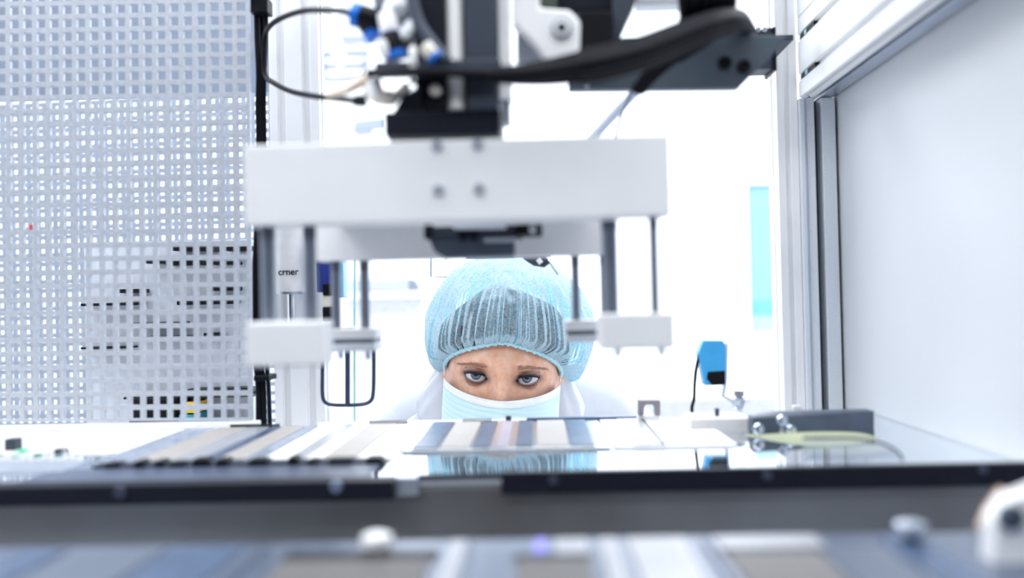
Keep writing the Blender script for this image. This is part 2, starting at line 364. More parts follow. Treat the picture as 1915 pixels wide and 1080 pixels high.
# ------------------------------------------------------------------ perforated panels
def perf(name, label, x0, x1, z0, z1, Y, pitch, hole, m, rot=0.0, yaw=0.0, ph=0.0):
    nx = int((x1-x0)/pitch); nz = int((z1-z0)/pitch)
    xs = []; zs = []
    mr = (pitch-hole)/2
    for i in range(nx): xs += [i*pitch+mr, i*pitch+mr+hole]
    for i in range(nz): zs += [i*pitch+mr, i*pitch+mr+hole]
    xs = [0.0] + xs + [nx*pitch + 0.0015]; zs = [0.0] + zs + [nz*pitch+0.002]
    # origin at the right lower corner
    xs = [v - xs[-1] for v in xs]
    W, H = len(xs), len(zs)
    vs = [(a, 0, b) for b in zs for a in xs]
    fs = [(j*W+i, j*W+i+1, (j+1)*W+i+1, (j+1)*W+i) for j in range(H-1) for i in range(W-1) if not (i % 2 == 1 and j % 2 == 1)]
    me = bpy.data.meshes.new(name); me.from_pydata(vs, [], fs); me.update()
    o = finish(me, name, m, None, 0, False)
    o.location = (x1, Y, z0); o.rotation_euler = (0, rot, yaw)
    s = o.modifiers.new('solid', 'SOLIDIFY'); s.thickness = 0.0040; s.offset = 1
    tag(o, label, 'perforated panel'); return o
PY = 0.955
pr = P(477, 798, PY)
perf('perforated_panel', 'front perforated grey metal sheet with square holes standing on the ledge', pr.x-0.335, pr.x, TZ+0.0075, TZ+0.53, PY-0.006, 0.01345, 0.0086, sheet, math.radians(0.7))
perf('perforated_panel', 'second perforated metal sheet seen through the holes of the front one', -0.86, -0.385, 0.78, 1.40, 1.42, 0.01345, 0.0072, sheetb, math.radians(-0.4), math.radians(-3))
# solid plates and dark gear behind the sheets
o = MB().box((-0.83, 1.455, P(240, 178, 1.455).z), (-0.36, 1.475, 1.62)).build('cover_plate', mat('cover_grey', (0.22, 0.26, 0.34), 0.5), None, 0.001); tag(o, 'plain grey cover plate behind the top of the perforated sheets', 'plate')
vt = thing('valve_terminal', 'black valve terminal seen through the lower right holes of the perforated sheet', 'valve terminal', (-0.36, 1.2, TZ))
for q in ((322, 458, 372, 468), (376, 457, 396, 469), (420, 460, 474, 468), (270, 484, 300, 492), (308, 487, 372, 495), (392, 488, 440, 494), (214, 540, 262, 547), (392, 534, 440, 543), (150, 566, 256, 571), (330, 561, 436, 569), (240, 602, 340, 608), (380, 622, 410, 632), (262, 628, 356, 634), (150, 648, 240, 652), (350, 726, 474, 734)):
    MB().pbox(*q, 1.18, 0.03).build('valve_block', black, vt, 0.001)
MB().box((P(474, 600, 1.22).x, 1.211, 0), (P(165, 600, 1.22).x, 1.235, P(300, 452, 1.22).z)).build('terminal_board', mat('board_grey', (0.62, 0.66, 0.73), .5), vt, 0.001)
jb = thing('junction_box', 'dark junction box low behind the perforated sheet', 'junction box', (-0.4, 1.2, 0.9))
MB().pbox(240, 745, 330, 795, 1.15, 0.05).build('box_body', black, jb, 0.002)
MB().pbox(344, 752, 366, 772, 1.15, 0.05).build('yellow_plug', yellow, jb, 0.001)
MB().pbox(334, 775, 362, 797, 1.15, 0.05).build('teal_plug', mat('teal_plastic', (0.02, 0.35, 0.4), 0.4), jb, 0.001)
MB().pbox(230, 740, 474, 744, 1.16, 0.05).build('box_shelf', dark, jb, 0.001)
MB().box((P(470, 800, 1.18).x, 1.15, 0), (P(240, 800, 1.18).x, 1.2105, P(300, 797, 1.15).z)).build('box_pedestal', pale, jb, 0.001)
vt2 = MB().pbox(55, 420, 60, 434, 1.405, 0.014).build('warning_strip', red, None); tag(vt2, 'small red strip seen through a hole at the left of the perforated sheet', 'strip')

# hoses along the panel's right edge
hb = thing('hose_bundle', 'black vertical hose bundle clamped along the right edge of the perforated sheet', 'hose bundle', P(487, 800, .965), None)
for i, (a, b) in enumerate(((480, 484), (489, 489), (497, 495))):
    ptube([(a-1, -60, 0.975), (a+1, 60, 0.975+0.006*(i % 2)), (b, 140, 0.97), (b-1, 200, 0.975), (b, 256, 0.975), (b-2, 400, 0.98), (b-8+i*3, 520, 0.985), (b-8+i*4, 640, 0.985), (b-1+i*4, 720, 0.985), (b+i*5, 800, 0.975)],
          0.0030 if i < 2 else 0.0020, 'hose', rubber, hb)
MB().pbox(466, -6, 500, 22, 0.962, 0.02).build('hose_clamp', black, hb, 0.001)
MB().pbox(474, 702, 503, 712, 0.968, 0.03).build('hose_clamp', black, hb, 0.001)
MB().pbox(472, 500, 492, 592, 0.995, 0.02).build('backing_plate', dark, hb, 0.001)

# ------------------------------------------------------------------ left aluminium column
cx0, cx1 = P(503, 400, 1.06).x, P(597, 400, 1.06).x
lc = thing('machine_post', 'wide pale aluminium post between the perforated sheet and the open centre', 'post', ((cx0+cx1)/2, 1.07, 0), 'aluminium posts')
tslot(((cx0+cx1)/2, 1.085, 0), ((cx0+cx1)/2, 1.085, 1.62), cx1-cx0, 0.03, 2, 1, 0.009, 0.006).build('profile', aluw, lc, 0.0006)
# pneumatic cylinder on the post
pc = thing('air_cylinder', 'white air cylinder with dark printed lettering on the left post', 'cylinder', P(540, 545, 1.04))
a, b = P(540, 400, 1.045), P(541, 548, 1.045)
MB().tube([(a.x, 1.048, a.z), (a.x, 1.048, b.z+0.001), (a.x, 1.048, b.z)], [0.0165, 0.0165, 0.0150], 40).build('cylinder_barrel', white, pc, smooth='auto')
ring = MB().tube([(a.x, 1.048, b.z+0.0015), (a.x, 1.048, b.z-0.001)], 0.0168, 40).build('end_cap', alu2, pc, smooth='auto')
MB().cyl((a.x, 1.048, b.z-0.001), (a.x, 1.048, b.z-0.06), 0.004).build('piston_rod', steel, pc, smooth='auto')
tx = bpy.data.curves.new('lettering', 'FONT'); tx.body = 'crner'; tx.size = 0.0100; tx.extrude = 0.0001; tx.offset = 0.0002
tmp_o = bpy.data.objects.new('tmp', tx); COL.objects.link(tmp_o); tme = bpy.data.meshes.new_from_object(tmp_o.evaluated_get(bpy.context.evaluated_depsgraph_get())); bpy.data.objects.remove(tmp_o)
to = bpy.data.objects.new('lettering', tme); COL.objects.link(to); tme.materials.clear(); tme.materials.append(black)
to.location = (P(520, 508, 1.031).x, 1.0312, P(520, 514, 1.031).z); to.rotation_euler = (PI/2, 0, 0); to.parent = pc; to.matrix_parent_inverse = parent_inv(pc)
# blue solenoid and black connector
so = thing('solenoid_valve', 'dark blue solenoid valve with black connector right of the left post', 'valve', P(610, 590, 1.03))
MB().pbox(592, 470, 622, 546, 1.03, 0.02).build('coil', navy, so, 0.0012)
MB().pbox(603, 530, 620, 552, 1.022, 0.012).build('connector', black, so, 0.001)
MB().pbox(602, 552, 621, 574, 1.024, 0.010).build('connector_nut', ivory, so, 0.001)
MB().pbox(603, 574, 620, 600, 1.022, 0.012).build('connector_boot', black, so, 0.001)
MB().pbox(631, 470, 642, 556, 1.03, 0.02).build('valve_fin', mat('light_blue_plastic', (0.25, 0.5, 0.72), 0.35), so, 0.001)
MB().pbox(590, 440, 645, 472, 1.03, 0.024).build('valve_body', white, so, 0.001)
# U shaped black tube hanger
uh = thing('tube_hanger', 'black U shaped tube with a centre stem, below the left rear foot', 'hanger', P(650, 757, .98))
ptube([(604, 640, 1.0), (603, 700, 1.0), (603, 735, 1.0), (607, 750, 1.0), (620, 756, 1.0), (650, 757, 1.0), (680, 755, 1.0), (694, 748, 1.0), (698, 733, 1.0), (699, 700, 1.0), (699, 640, 1.0)], 0.0020, 'bent_tube', mat('deep_blue_tube', (0.02, 0.035, 0.08), 0.3), uh, k=6)
ptube([(650, 640, .998), (650, 700, .998), (650, 760, .998)], 0.0026, 'stem', MATS['deep_blue_tube'], uh)
MB().pbox(598, 628, 706, 642, .992, 0.02).build('hanger_bar', alu2, uh, 0.001)
MB().pbox(640, 610, 660, 628, .998, 0.01).build('hanger_arm', alu2, uh, 0.001)
o = ptube([(664, 440, 1.03), (663, 600, 1.03), (663, 800, 1.03)], 0.0011, 'air_tube', cyant); tag(o, 'thin cyan vertical air tube beside the U shaped hanger', 'tube')

# ------------------------------------------------------------------ gripper
gp = thing('gripper_head', 'big blurred bright metal gripper head with crossbar, rods and foot blocks', 'gripper', P(855, 420, .66))
GY = 0.62
cross = MB().pbox(457, 261, 1254, 412, GY, 0.028).build('crossbar', aluw, gp, 0.001)
for px, py in ((817, 272), (893, 270), (820, 355), (896, 353)): bolt(px, py, GY, 0.0038, cross, mat('dull_bolt', (0.50, 0.54, 0.60), .4, .3), depth=0.002)
MB().pbox(590, 395, 1134, 482, 0.74, 0.02).build('inner_plate', aluw, gp, 0.001)
for q in ((600, 760), (930, 1100)):
    MB().box((P(q[0], 400, .68).x, GY+0.0275, P(800, 398, .66).z+0.002), (P(q[1], 400, .68).x, 0.7405, P(800, 398, .66).z+0.018)).build('bridge', aluw, gp, 0.001)
def rod(x, y0, y1, w, Y, m=rodm):
    a, b = P(x, y0, Y), P(x, y1, Y); gr = MB().cyl(a, (a.x, a.y, b.z), w*Y/F/2, 28).build('guide_rod', m, gp, smooth='auto')
    MB().cyl((a.x, a.y, a.z+0.004), (a.x, a.y, a.z-0.008), w*Y/F/2*1.06, 28).build('rod_collar', mat('collar_steel', (0.12, 0.13, 0.17), 0.35, 0.6), gr, smooth='auto')
rod(500, 424, 612, 27, 0.636); rod(578, 423, 612, 25, 0.636)
rod(1139, 408, 590, 29, 0.655); rod(1221, 404, 590, 17, 0.634)
rod(627, 488, 622, 18, 0.752); rod(681, 487, 622, 17, 0.752)
rod(1075, 478, 602, 15, 0.752); rod(1130, 476, 602, 18, 0.752)
MB().pbox(461, 601, 602, 685, 0.612, 0.036).build('foot_block', aluw, gp, 0.0015)
MB().pbox(1122, 585, 1262, 653, 0.628, 0.036).build('foot_block', aluw, gp, 0.0015)
for (x0, x1, y0, y1) in ((612, 702, 614, 657), (1057, 1135, 598, 640)):
    ys = y0+(y1-y0)*0.46
    MB().pbox(x0, y0, x1, ys, 0.74, 0.03).build('foot_block', aluw, gp, 0.0008)
    MB().pbox(x0+3, ys, x1-3, ys+9, 0.744, 0.024).build('slot_liner', rodm, gp)
    MB().pbox(x0, ys+9, x1, y1, 0.74, 0.03).build('foot_block', alu, gp, 0.0008)
for x, y0, y1, Y in ((637, 655, 672, .752), (688, 655, 672, .752), (1155, 650, 668, .64), (1237, 650, 666, .64)):
    a, b = P(x, y0, Y), P(x, y1, Y); MB().tube([a, (a.x, a.y, b.z+0.001), (a.x, a.y, b.z)], [0.0024, 0.0024, 0.0015], 16).build('suction_tip', alu2, gp, smooth='auto')
# clamp unit below the crossbar
sc = thing('sliding_clamp', 'slate grey sliding clamp with a black end block under the middle of the crossbar', 'clamp', P(900, 480, .70))
MB().pbox(792, 422, 962, 444, 0.69, 0.02).build('slide_rail', dark2, sc, 0.001)
MB().ppoly([(800, 443), (962, 441), (962, 478), (830, 481), (812, 470)], 0.695, 0.03).build('slide_body', greyp, sc, 0.001)
MB().pbox(962, 419, 1014, 440, 0.686, 0.024).build('end_block', black, sc, 0.001)
for x in (866, 886): bolt(x, 440, 0.69, 0.0035, sc, dark, depth=0.003)
bolt(996, 429, 0.686, 0.0030, sc, steel, depth=0.003)
a = P(905, 449, .69); MB().cyl((a.x, .691, a.z), (a.x+0.028, .691, a.z), 0.0018).build('slide_pin', steel, sc, smooth='auto')
MB().pbox(794, 418, 808, 446, 0.686, 0.02).build('end_stop', dark, sc, 0.001)
MB().pbox(845, 405, 945, 424, 0.665, 0.04).build('clamp_mount', alu, sc, 0.001)

# ------------------------------------------------------------------ lifting actuator above the gripper
la = thing('lifting_actuator', 'black vertical lifting actuator with a silver shaft on the gripper crossbar', 'actuator', P(830, 250, .66))
MB().pbox(718, 206, 936, 252, 0.625, 0.07).build('base_block', dark, la, 0.0012)
z1 = P(800, -160, .66).z
def up(x0, x1, y1, Y, t, m, nm, bv=0.001): 
    a, b = P(x0, y1, Y), P(x1, y1, Y); return MB().box((a.x, Y, a.z), (b.x, Y+t, z1)).build(nm, m, la, bv)
up(778, 836, 207, 0.655, 0.045, dark, 'housing'); up(872, 932, 207, 0.655, 0.045, dark2, 'housing'); up(830, 876, 207, 0.675, 0.03, black, 'channel')
a = P(854, 206, .662); MB().cyl(a, (a.x, a.y, z1), 0.0060, 32).build('shaft', mat('bright_shaft', (0.97, 0.97, 0.98), 0.6, 0.0), la, smooth='auto')
up(934, 958, 186, 0.662, 0.02, white, 'cover_strip')
MB().pbox(936, 186, 955, 232, 0.664, 0.015).build('strip_end', alu2, la, 0.001)
bolt(815, 171, 0.655, 0.0042, la, ivory, socket=False, depth=0.005)
MB().ppoly([(735, 210), (752, 178), (784, 160), (784, 210)], 0.64, 0.02).build('gusset', dark, la, 0.001)
MB().pbox(700, 112, 936, 136, 0.64, 0.014).build('cable_shelf', dark2, la, 0.001)

bc = thing('bearing_bracket', 'white cast bracket with a round bearing right of the black actuator', 'bracket', P(1030, 110, .68))
MB().ppoly([(958, -160), (958, 40), (1000, 82), (1030, 120), (1062, 116), (1084, 100), (1086, 40), (1066, 18), (1010, 14), (1010, -160)], 0.67, 0.022).build('casting', aluw, bc, 0.002)
MB().ppoly([(966, 62), (966, 118), (1040, 122), (1010, 92)], 0.685, 0.02).build('casting_web', alu2, bc, 0.001)
c = P(1050, 54, .67)
for r, m, h, nm in ((0.0072, mat('ring_grey', (0.25, 0.29, 0.35), .4, .3), 0.003, 'bearing_ring'), (0.0055, aluw, 0.0038, 'bearing_race'), (0.0030, dark, 0.0050, 'bearing_bore')):
    MB().cyl((c.x, .6705, c.z), (c.x, .67-h, c.z), r, 36).build(nm, m, bc, 0.0004, smooth='auto')
mo = thing('servo_motor', 'black servo motor behind the white bearing bracket at the top', 'motor', P(1100, 70, .72))
MB().pbox(1008, -160, 1160, 22, 0.72, 0.06).build('motor_body', dark, mo, 0.002)
MB().pbox(1084, 20, 1148, 108, 0.70, 0.036).build('motor_flange', black, mo, 0.001)
MB().ppoly([(1146, -160), (1146, 70), (1158, 70), (1190, 0), (1190, -160)], 0.71, 0.03).build('motor_fin', dark2, mo, 0.001)
MB().pbox(1012, -160, 1040, 18, 0.712, 0.01).build('name_plate', mat('olive_plate', (0.05, 0.07, 0.05), 0.5), mo, 0.0005)

# slate mounting plate
mp_ = thing('mounting_plate', 'slate grey angular mounting plate hanging under the black cable bundle', 'plate', P(1250, 165, .74))
MB().ppoly([(1063, 168), (1063, 100), (1150, 70), (1340, 62), (1472, 66), (1455, 92), (1418, 128), (1382, 165)], 0.74, 0.012).build('plate_body', mat('plate_slate', (0.075, 0.10, 0.13), 0.5, 0.1, scale=25, var=.15), mp_, 0.0012)
for x, y in ((1355, 118), (1391, 125)): bolt(x, y, 0.74, 0.0052, mp_, black, depth=0.003)
bolt(1098, 157, 0.74, 0.0030, mp_, steel, depth=0.002)
MB().pbox(1190, -160, 1275, 8, 0.752, 0.02).build('plate_hanger', alu, mp_, 0.001)
xa_ = P(1458, 400, 1.05).x
eb = thing('end_switch', 'dark switch box between the slate plate and the right post', 'switch', P(1430, 130, .95))
MB().pbox(1402, 52, 1448, 129, 0.95, 0.03).build('switch_body', dark2, eb, 0.001)
MB().pbox(1446, 50, 1452, 131, 0.945, 0.04).build('switch_plate', black, eb, 0.0006)
MB().box((P(1430, 70, .98).x, 0.9795, P(1440, 76, .98).z), (xa_+0.001, 1.0495, P(1440, 66, .98).z)).build('switch_arm', dark2, eb, 0.0006)
for x in (1405, 1416, 1427): bolt(x, 58, 0.948, 0.0028, eb, steel, depth=0.006)

# fat cable bundle
cb = thing('cable_bundle', 'thick black cable bundle sweeping across the top over the slate plate', 'cables', P(1200, 100, .63))
CBY = 0.605
for off, r, d in ((0, 0.0052, 0), (-12, 0.0045, 0.010), (14, 0.0050, 0.008), (26, 0.0040, 0.016), (-22, 0.0038, 0.02)):
    ptube([(690, 138-off*0.15, CBY+d+.03), (780, 133+off*0.1, CBY+d), (880, 137+off*0.15, CBY+d), (980, 138+off*0.5, CBY+d), (1090, 122+off*0.9, CBY+d), (1190, 100+off*0.9, CBY+d+.01), (1280, 66+off*0.8, CBY+d+.03), (1340, 44+off*0.7, CBY+d+.05), (1385, 40+off*0.5, CBY+d+.09), (1404, 62+off*0.2, CBY+d+.2)], [r*(0.55 if i < 25 else (0.8 if i < 40 else 1.1)) for i in range(91)], 'cable', rubber, cb)
cb2 = thing('cable_drop', 'black cables coming down from the top and crossing the slate plate diagonally', 'cables', P(1300, 60, .66))
for k, (dx, r) in enumerate(((0, .0062), (20, .0065), (42, .0065), (64, .006), (82, .0055))):
    ptube([(1280+dx, -160, 0.70), (1283+dx, -20, 0.70), (1284+dx*0.9, 30, 0.715), (1270+dx*0.7, 70, 0.695), (1235+dx*0.35, 110, 0.690), (1205+dx*0.2, 145, 0.695), (1186+dx*0.15, 172, 0.70)], [r]*20+[r*0.85]*20+[r*0.6]*21, 'cable', rubber, cb2)
o = ptube([(1192, 168, .80), (1150, 212, .83), (1104, 262, .86)], 0.0044, 'link_rod', alu2); tag(o, 'slanted steel link rod between the slate plate and the crossbar', 'rod')
o = ptube([(1180, 172, .80), (1162, 215, .81), (1150, 262, .83)], 0.0012, 'thin_wire', rodm); tag(o, 'thin wire beside the slanted steel link rod', 'wire')

# pneumatic fittings upper left
def fitting(label, p0, p1, Y, r, body, n_collar=True, cm=blue):
    a, b = P(*p0, Y), P(*p1, Y); d = (b-a); t = thing('air_fitting', label, 'fitting', a, 'air fittings beside the actuator'); r *= 1.15
    MB().tube([a, a+d*0.08, a+d*0.7, a+d*0.72], [r*0.85, r, r, r*0.9], 20).build('fitting_body', body, t, smooth='auto')
    if n_collar: MB().tube([a+d*0.70, a+d*0.73, a+d*0.96, a+d], [r*0.9, r*1.08, r*1.08, r*0.7], 20).build('collar', cm, t, smooth='auto')
    return t
fitting('black elbow fitting with a blue collar where the thin hose loop starts', (715, 40), (656, 26), .66, .0068, black)
fitting('black fitting with a blue collar pointing down left, topmost but one', (672, 20), (706, 72), .665, .0065, black)
fitting('small bright metal fitting with a blue collar beside the white cone', (722, 25), (733, 76), .655, .0058, aluw)
fitting('black fitting with a blue collar pointing down to the white pin', (728, 62), (742, 112), .65, .0062, black)
fitting('ivory fitting with a blue collar touching the black actuator', (796, 84), (818, 112), .64, .0050, ivory)
fitting('black fitting at the foot of the white pin', (752, 78), (756, 118), .655, .0058, black, False)
mf = thing('valve_manifold', 'silver valve manifold block with nozzles above the blue collars', 'manifold', P(750, 60, .67))
MB().ppoly([(696, -60), (698, 10), (726, 30), (752, 72), (768, 92), (773, 60), (773, -60)], 0.675, 0.03).build('manifold_block', mat('manifold_grey', (0.24, 0.27, 0.31), .4, .4), mf, 0.002)
for p0, p1, r in (((734, 6), (724, 34), .0050), ((772, 46), (748, 78), .0052), ((748, -10), (745, 20), .0060)):
    a, b = P(*p0, .662), P(*p1, .655); MB().tube([a, a+(b-a)*0.8, b], [r, r, r*0.7], 20).build('nozzle', alu, mf, smooth='auto')
a, b = P(772, 86, .632), P(772, 134, .632); MB().tube([a, a+(b-a)*.1, a+(b-a)*.9, b], [.0012, .0026, .0026, .0012], 20).build('white_pin', white, mf, smooth='auto')
a, b = P(712, 74, .645), P(722, 108, .645); MB().tube([a, a+(b-a)*.3, b], [.003, .0046, .003], 20).build('white_cone', white, mf, smooth='auto')
for k in range(5):
    p = (758+(k % 3)*9, 4+(k//3)*12+k % 2*4); bolt(p[0], p[1], .668, 0.0018, mf, steel, depth=0.003)
o = ptube([(760, -60, .64), (778, 30, .64), (800, 70, .64), (835, 112, .64)], 0.0042, 'slate_hose', mat('slate_rubber', (0.06, 0.075, 0.11), 0.45)); tag(o, 'slate grey hose running diagonally over the black actuator', 'hose')
# ivory fitting cluster
iv = thing('tee_fitting', 'ivory tee fitting with a black nut at the end of the lower hose loop', 'fitting', P(720, 190, .66))
ptube([(692, 166, .655), (712, 182, .65), (740, 180, .65), (764, 158, .65)], [.006]*10+[.0055]*10+[.0035]*11, 'tee_body', ivory, iv)
MB().tube([P(700, 150, .65), P(706, 186, .65)], [.0045, .0062], 20).build('tee_branch', white, iv, 0, 'auto')
MB().tube([P(660, 186, .652), P(664, 188, .652), P(682, 189, .652), P(686, 188, .652)], [.003, .0042, .0042, .003], 8).build('hex_nut', black, iv)
MB().tube([P(612, 178, .67), P(650, 168, .665), P(690, 146, .66)], [.0022, .0032, .0042], 18).build('peach_tube', mat('peach_tube', (0.85, 0.70, 0.58), 0.4), iv, 0, 'auto')
bolt(772, 153, .648, .0022, iv, steel, depth=.003)
# thin hose loop
hl = thing('hose_loop', 'thin black hose making an open loop from the hose bundle to the air fittings', 'hose', P(500, 100, .93))
ptube([(655, 26, .665), (640, 21, .68), (605, 19, .73), (570, 20, .79), (535, 30, .86), (510, 44, .92), (497, 62, .96), (494, 100, .965), (496, 140, .96), (512, 155, .93), (545, 171, .88), (590, 180, .80), (630, 184, .72), (662, 188, .655)], 0.0025, 'loop_hose', rubber, hl)

# small gear under the inner plate
sg = thing('proximity_sensor', 'small dark proximity sensor just above the worker cap at right', 'sensor', P(1005, 485, .98))
MB().tube([P(980, 481, .985), P(1000, 488, .98), P(1018, 490, .98), P(1026, 488, .98)], [.002, .005, .0055, .003], 16).build('sensor_barrel', dark2, sg, smooth='auto')
MB().tube([P(1006, 484, .972), P(1012, 492, .972)], .0025, 12).build('sensor_nut', aluw, sg, smooth='auto')
ptube([(1026, 488, .98), (1034, 500, .98), (1044, 514, .98)], .0006, 'sensor_wire', dark2, sg)
MB().pbox(870, 440, 1030, 482, .985, .012).build('sensor_bracket', alu2, sg, .001)
MB().box((P(880, 450, .985).x, .985, P(880, 450, .985).z), (P(910, 450, .985).x, .997, 1.53)).build('sensor_hanger', alu2, sg, .001)
hk = thing('wire_hook', 'thin grey wire hook under the inner plate left of the cap', 'hook', P(830, 490, .765))
ptube([(834, 460, .765), (834, 486, .765), (838, 494, .765), (848, 496, .765), (856, 490, .765)], .0009, 'hook_wire', rodm, hk)
MB().pbox(828, 455, 842, 484, .758, .004).build('hook_plate', alu2, hk, .0005)
o = ptube([(806, 440, 1.3), (806, 517, 1.3), (842, 518, 1.3)], .0011, 'bent_wire', rodm, None, k=1); tag(o, 'bent thin wire in front of the white background left of the cap', 'wire')

# ------------------------------------------------------------------ right frame
ob = thing('overhead_beam', 'aluminium cross beam joining the tops of the machine posts above the view', 'beam', (0, 1.0, 1.53))
tslot((-0.34, 1.05, 1.555), (0.29, 1.05, 1.555), 0.045, 0.05, 1, 1).build('profile', alu, ob)
MB().box((-0.16, 0.70, 1.58), (0.22, 1.05, 1.60)).build('carrier_plate', alu, ob, .001)
MB().box((P(880, 450, .985).x, .985, 1.531), (P(910, 450, .985).x, 1.05, 1.54)).build('hanger_lug', alu, ob)
xa, xb = P(1458, 400, 1.05).x, P(1497, 400, 1.05).x
rp = thing('machine_post', 'narrow aluminium post at the right, carrying the side door frame', 'post', ((xa+xb)/2, 1.07, 0), 'aluminium posts')
tslot(((xa+xb)/2, 1.05+0.0225, 0), ((xa+xb)/2, 1.05+0.0225, 1.9), xb-xa, 0.045, 1, 1, 0.006, 0.004).build('profile', aluw, rp, 0.0006)
sf = thing('machine_enclosure', 'enclosure side at right: grey stepped frame holding a large smooth pale panel', 'enclosure', (0.32, 1.0, 0))
xc, xd, xe, xf = [P(v, 400, 1.055).x for v in (1523, 1536, 1562, 1567)]
MB().box((xb+0.0003, 1.045, 0), (xc, 1.095, P(1500, 185, 1.05).z)).build('outer_jamb', alu, sf, 0.001)
MB().box((xb+0.0055, 1.0435, 0), (xb+0.0075, 1.046, P(1500, 185, 1.05).z)).build('jamb_rib', alu2, sf, 0.0002)
MB().box((xc, 1.065, 0), (xd, 1.095, P(1500, 185, 1.05).z)).build('dark_seal', greyp, sf)
MB().box((xd, 1.045, 0), (xe, 1.095, P(1500, 185, 1.05).z)).build('inner_jamb', alu, sf, 0.001)
MB().box((xe, 1.06, 0), (xf, 1.095, P(1500, 185, 1.05).z)).build('dark_seal', dark, sf)
zb = P(1493, 185, 1.05).z
RH = 0.085
def ptop(x, z0, z1, w_, m, nm, bv=.001, y0=0.05): return MB().box((x, y0, z0), (x+w_, 1.095, z1)).build(nm, m, sf, bv)
ptop(xc, zb+0.006, zb+RH, xd-xc, greyp, 'dark_channel', 0)
ptop(xd, zb+0.001, zb+RH, xe-xd, alu2, 'inner_rail')
ptop(xe, zb+0.006, zb+RH, xf-xe+0.001, dark, 'dark_channel', 0)
rl = thing('top_rail', 'bright double slotted aluminium rail running to the camera at upper right', 'rail', ((xb+xc)/2, 0.5, zb))
tslot(((xb+xc)/2, 0.05, zb+RH/2), ((xb+xc)/2, 1.044, zb+RH/2), xc-xb, RH, 1, 2, 0.0075, 0.006).build('profile', aluw, rl, 0.0012)
for z in (zb+RH*0.25, zb+RH*0.75):
    MB().box((xb-0.0002+0.001, 0.985, z-0.0026), (xb+0.005, 1.035, z+0.0026)).build('slot_nut', black, rl)
    MB().box((xb+0.0005, 1.012, z-0.0024), (xb+0.0045, 1.02, z+0.0024)).build('nut_spring', cyant, rl)
rl2 = thing('top_rail', 'second aluminium rail above the double slotted one at upper right', 'rail', ((xb+xc)/2, 0.5, zb+RH))
tslot(((xb+xc)/2, 0.05, zb+RH+0.026), ((xb+xc)/2, 1.044, zb+RH+0.026), xc-xb, 0.05, 1, 1, 0.0075, 0.006).build('profile', aluw, rl2, 0.0012)
sd = MB().box((xf, 0.05, 0.02), (xf+0.004, 1.06, zb+RH)).build('side_panel', panelm, sf)

# ------------------------------------------------------------------ right side gear on the table
gb = thing('clamp_bar', 'slate grey rectangular bar with chrome bolts on the right of the table', 'bar', P(1520, 820, .86))
a, b = P(1408, 778, .84), P(1637, 768, .86)
MB().prism([P(1408, 812, .83), P(1408, 780, .83), P(1460, 772, .845), P(1635, 768, .86), P(1635, 822, .86)], (0, 0.02, 0)).build('bar_body', greyp, gb, 0.0008)
for x, y, r in ((1462, 786, .0048), (1418, 801, .0046), (1478, 804, .0044)): bolt(x, y, .822, r, gb, mat('chrome', (0.75, 0.82, 0.9), 0.12, 1.0), socket=False, depth=0.004)
p_ = P(1462, 800, .826); MB().cyl(p_, (p_.x, p_.y, TZ+0.0005), .0022).build('bar_foot', steel, gb, smooth='auto')
p_ = P(1600, 800, .87); MB().cyl(p_, (p_.x, p_.y, TZ+0.0005), .004).build('bar_foot', steel, gb, smooth='auto')
MB().pbox(1484, 758, 1500, 772, .88, .006).build('bar_clip', white, gb, .001)
ys = thing('guide_belt', 'pale yellow flat guide belt in front of the slate bar', 'belt', P(1500, 818, .83))
pts = spline([P(1350, 818, .86), P(1420, 818, .82), P(1520, 814, .80), P(1600, 815, .80), P(1640, 824, .80), P(1665, 840, .79)], 10)
mb = MB(); n = len(pts); vs = []; 
for p in pts: vs += [p+Vector((0, 0, .0028)), p+Vector((0, .001, .0028)), p+Vector((0, .001, -.0028)), p+Vector((0, 0, -.0028))]
mb.add(vs, [(4*i+k, 4*i+(k+1) % 4, 4*i+4+(k+1) % 4, 4*i+4+k) for i in range(n-1) for k in range(4)] + [(3, 2, 1, 0), (4*n-4, 4*n-3, 4*n-2, 4*n-1)])
mb.build('belt_band', ystrip, ys, smooth='auto')
for i in (6, 20, 34): p = pts[i]; MB().cyl((p.x, p.y+.004, TZ+.0003), (p.x, p.y+.004, p.z+.001), .0025).build('belt_pin', steel, ys, smooth='auto')
cc = thing('curved_cover', 'low clear cover with a rounded dark rim at the right end of the table', 'cover', P(1630, 860, .68))
arc = [P(1502, 818, .68)] + [P(1580+108*math.sin(t*PI/2/9), 862-44*math.cos(t*PI/2/9), .68) for t in range(10)]
ptz = [Vector((v.x, v.y, max(v.z, TZ+.0012))) for v in arc]
MB().tube(ptz, .0009, 10).build('cover_rim', dark2, cc, smooth='auto')
MB().prism(ptz + [Vector((ptz[0].x, ptz[0].y, TZ+.0003))], (0, .003, 0)).build('cover_pane', mat('clear_plastic', (0.85, 0.9, 0.95), 0.05, trans=0.9, alpha=0.5), cc)
wb = thing('pale_block', 'pale block left of the slate bar with a small screw on top', 'block', P(1345, 810, .86))
MB().pbox(1292, 782, 1405, 812, .86, .05).build('block_body', mat('pale_block', (0.80, 0.78, 0.77), 0.4), wb, .001)
MB().box((P(1292, 800, .86).x+.002, .862, TZ+.0002), (P(1405, 800, .86).x-.002, .905, P(1350, 811, .86).z)).build('block_base', white, wb)
MB().tube([P(1341, 783, .88), P(1341, 778, .88), P(1341, 777, .88), P(1341, 763, .88)], [.004, .004, .002, .002], 12).build('block_screw', dark2, wb)
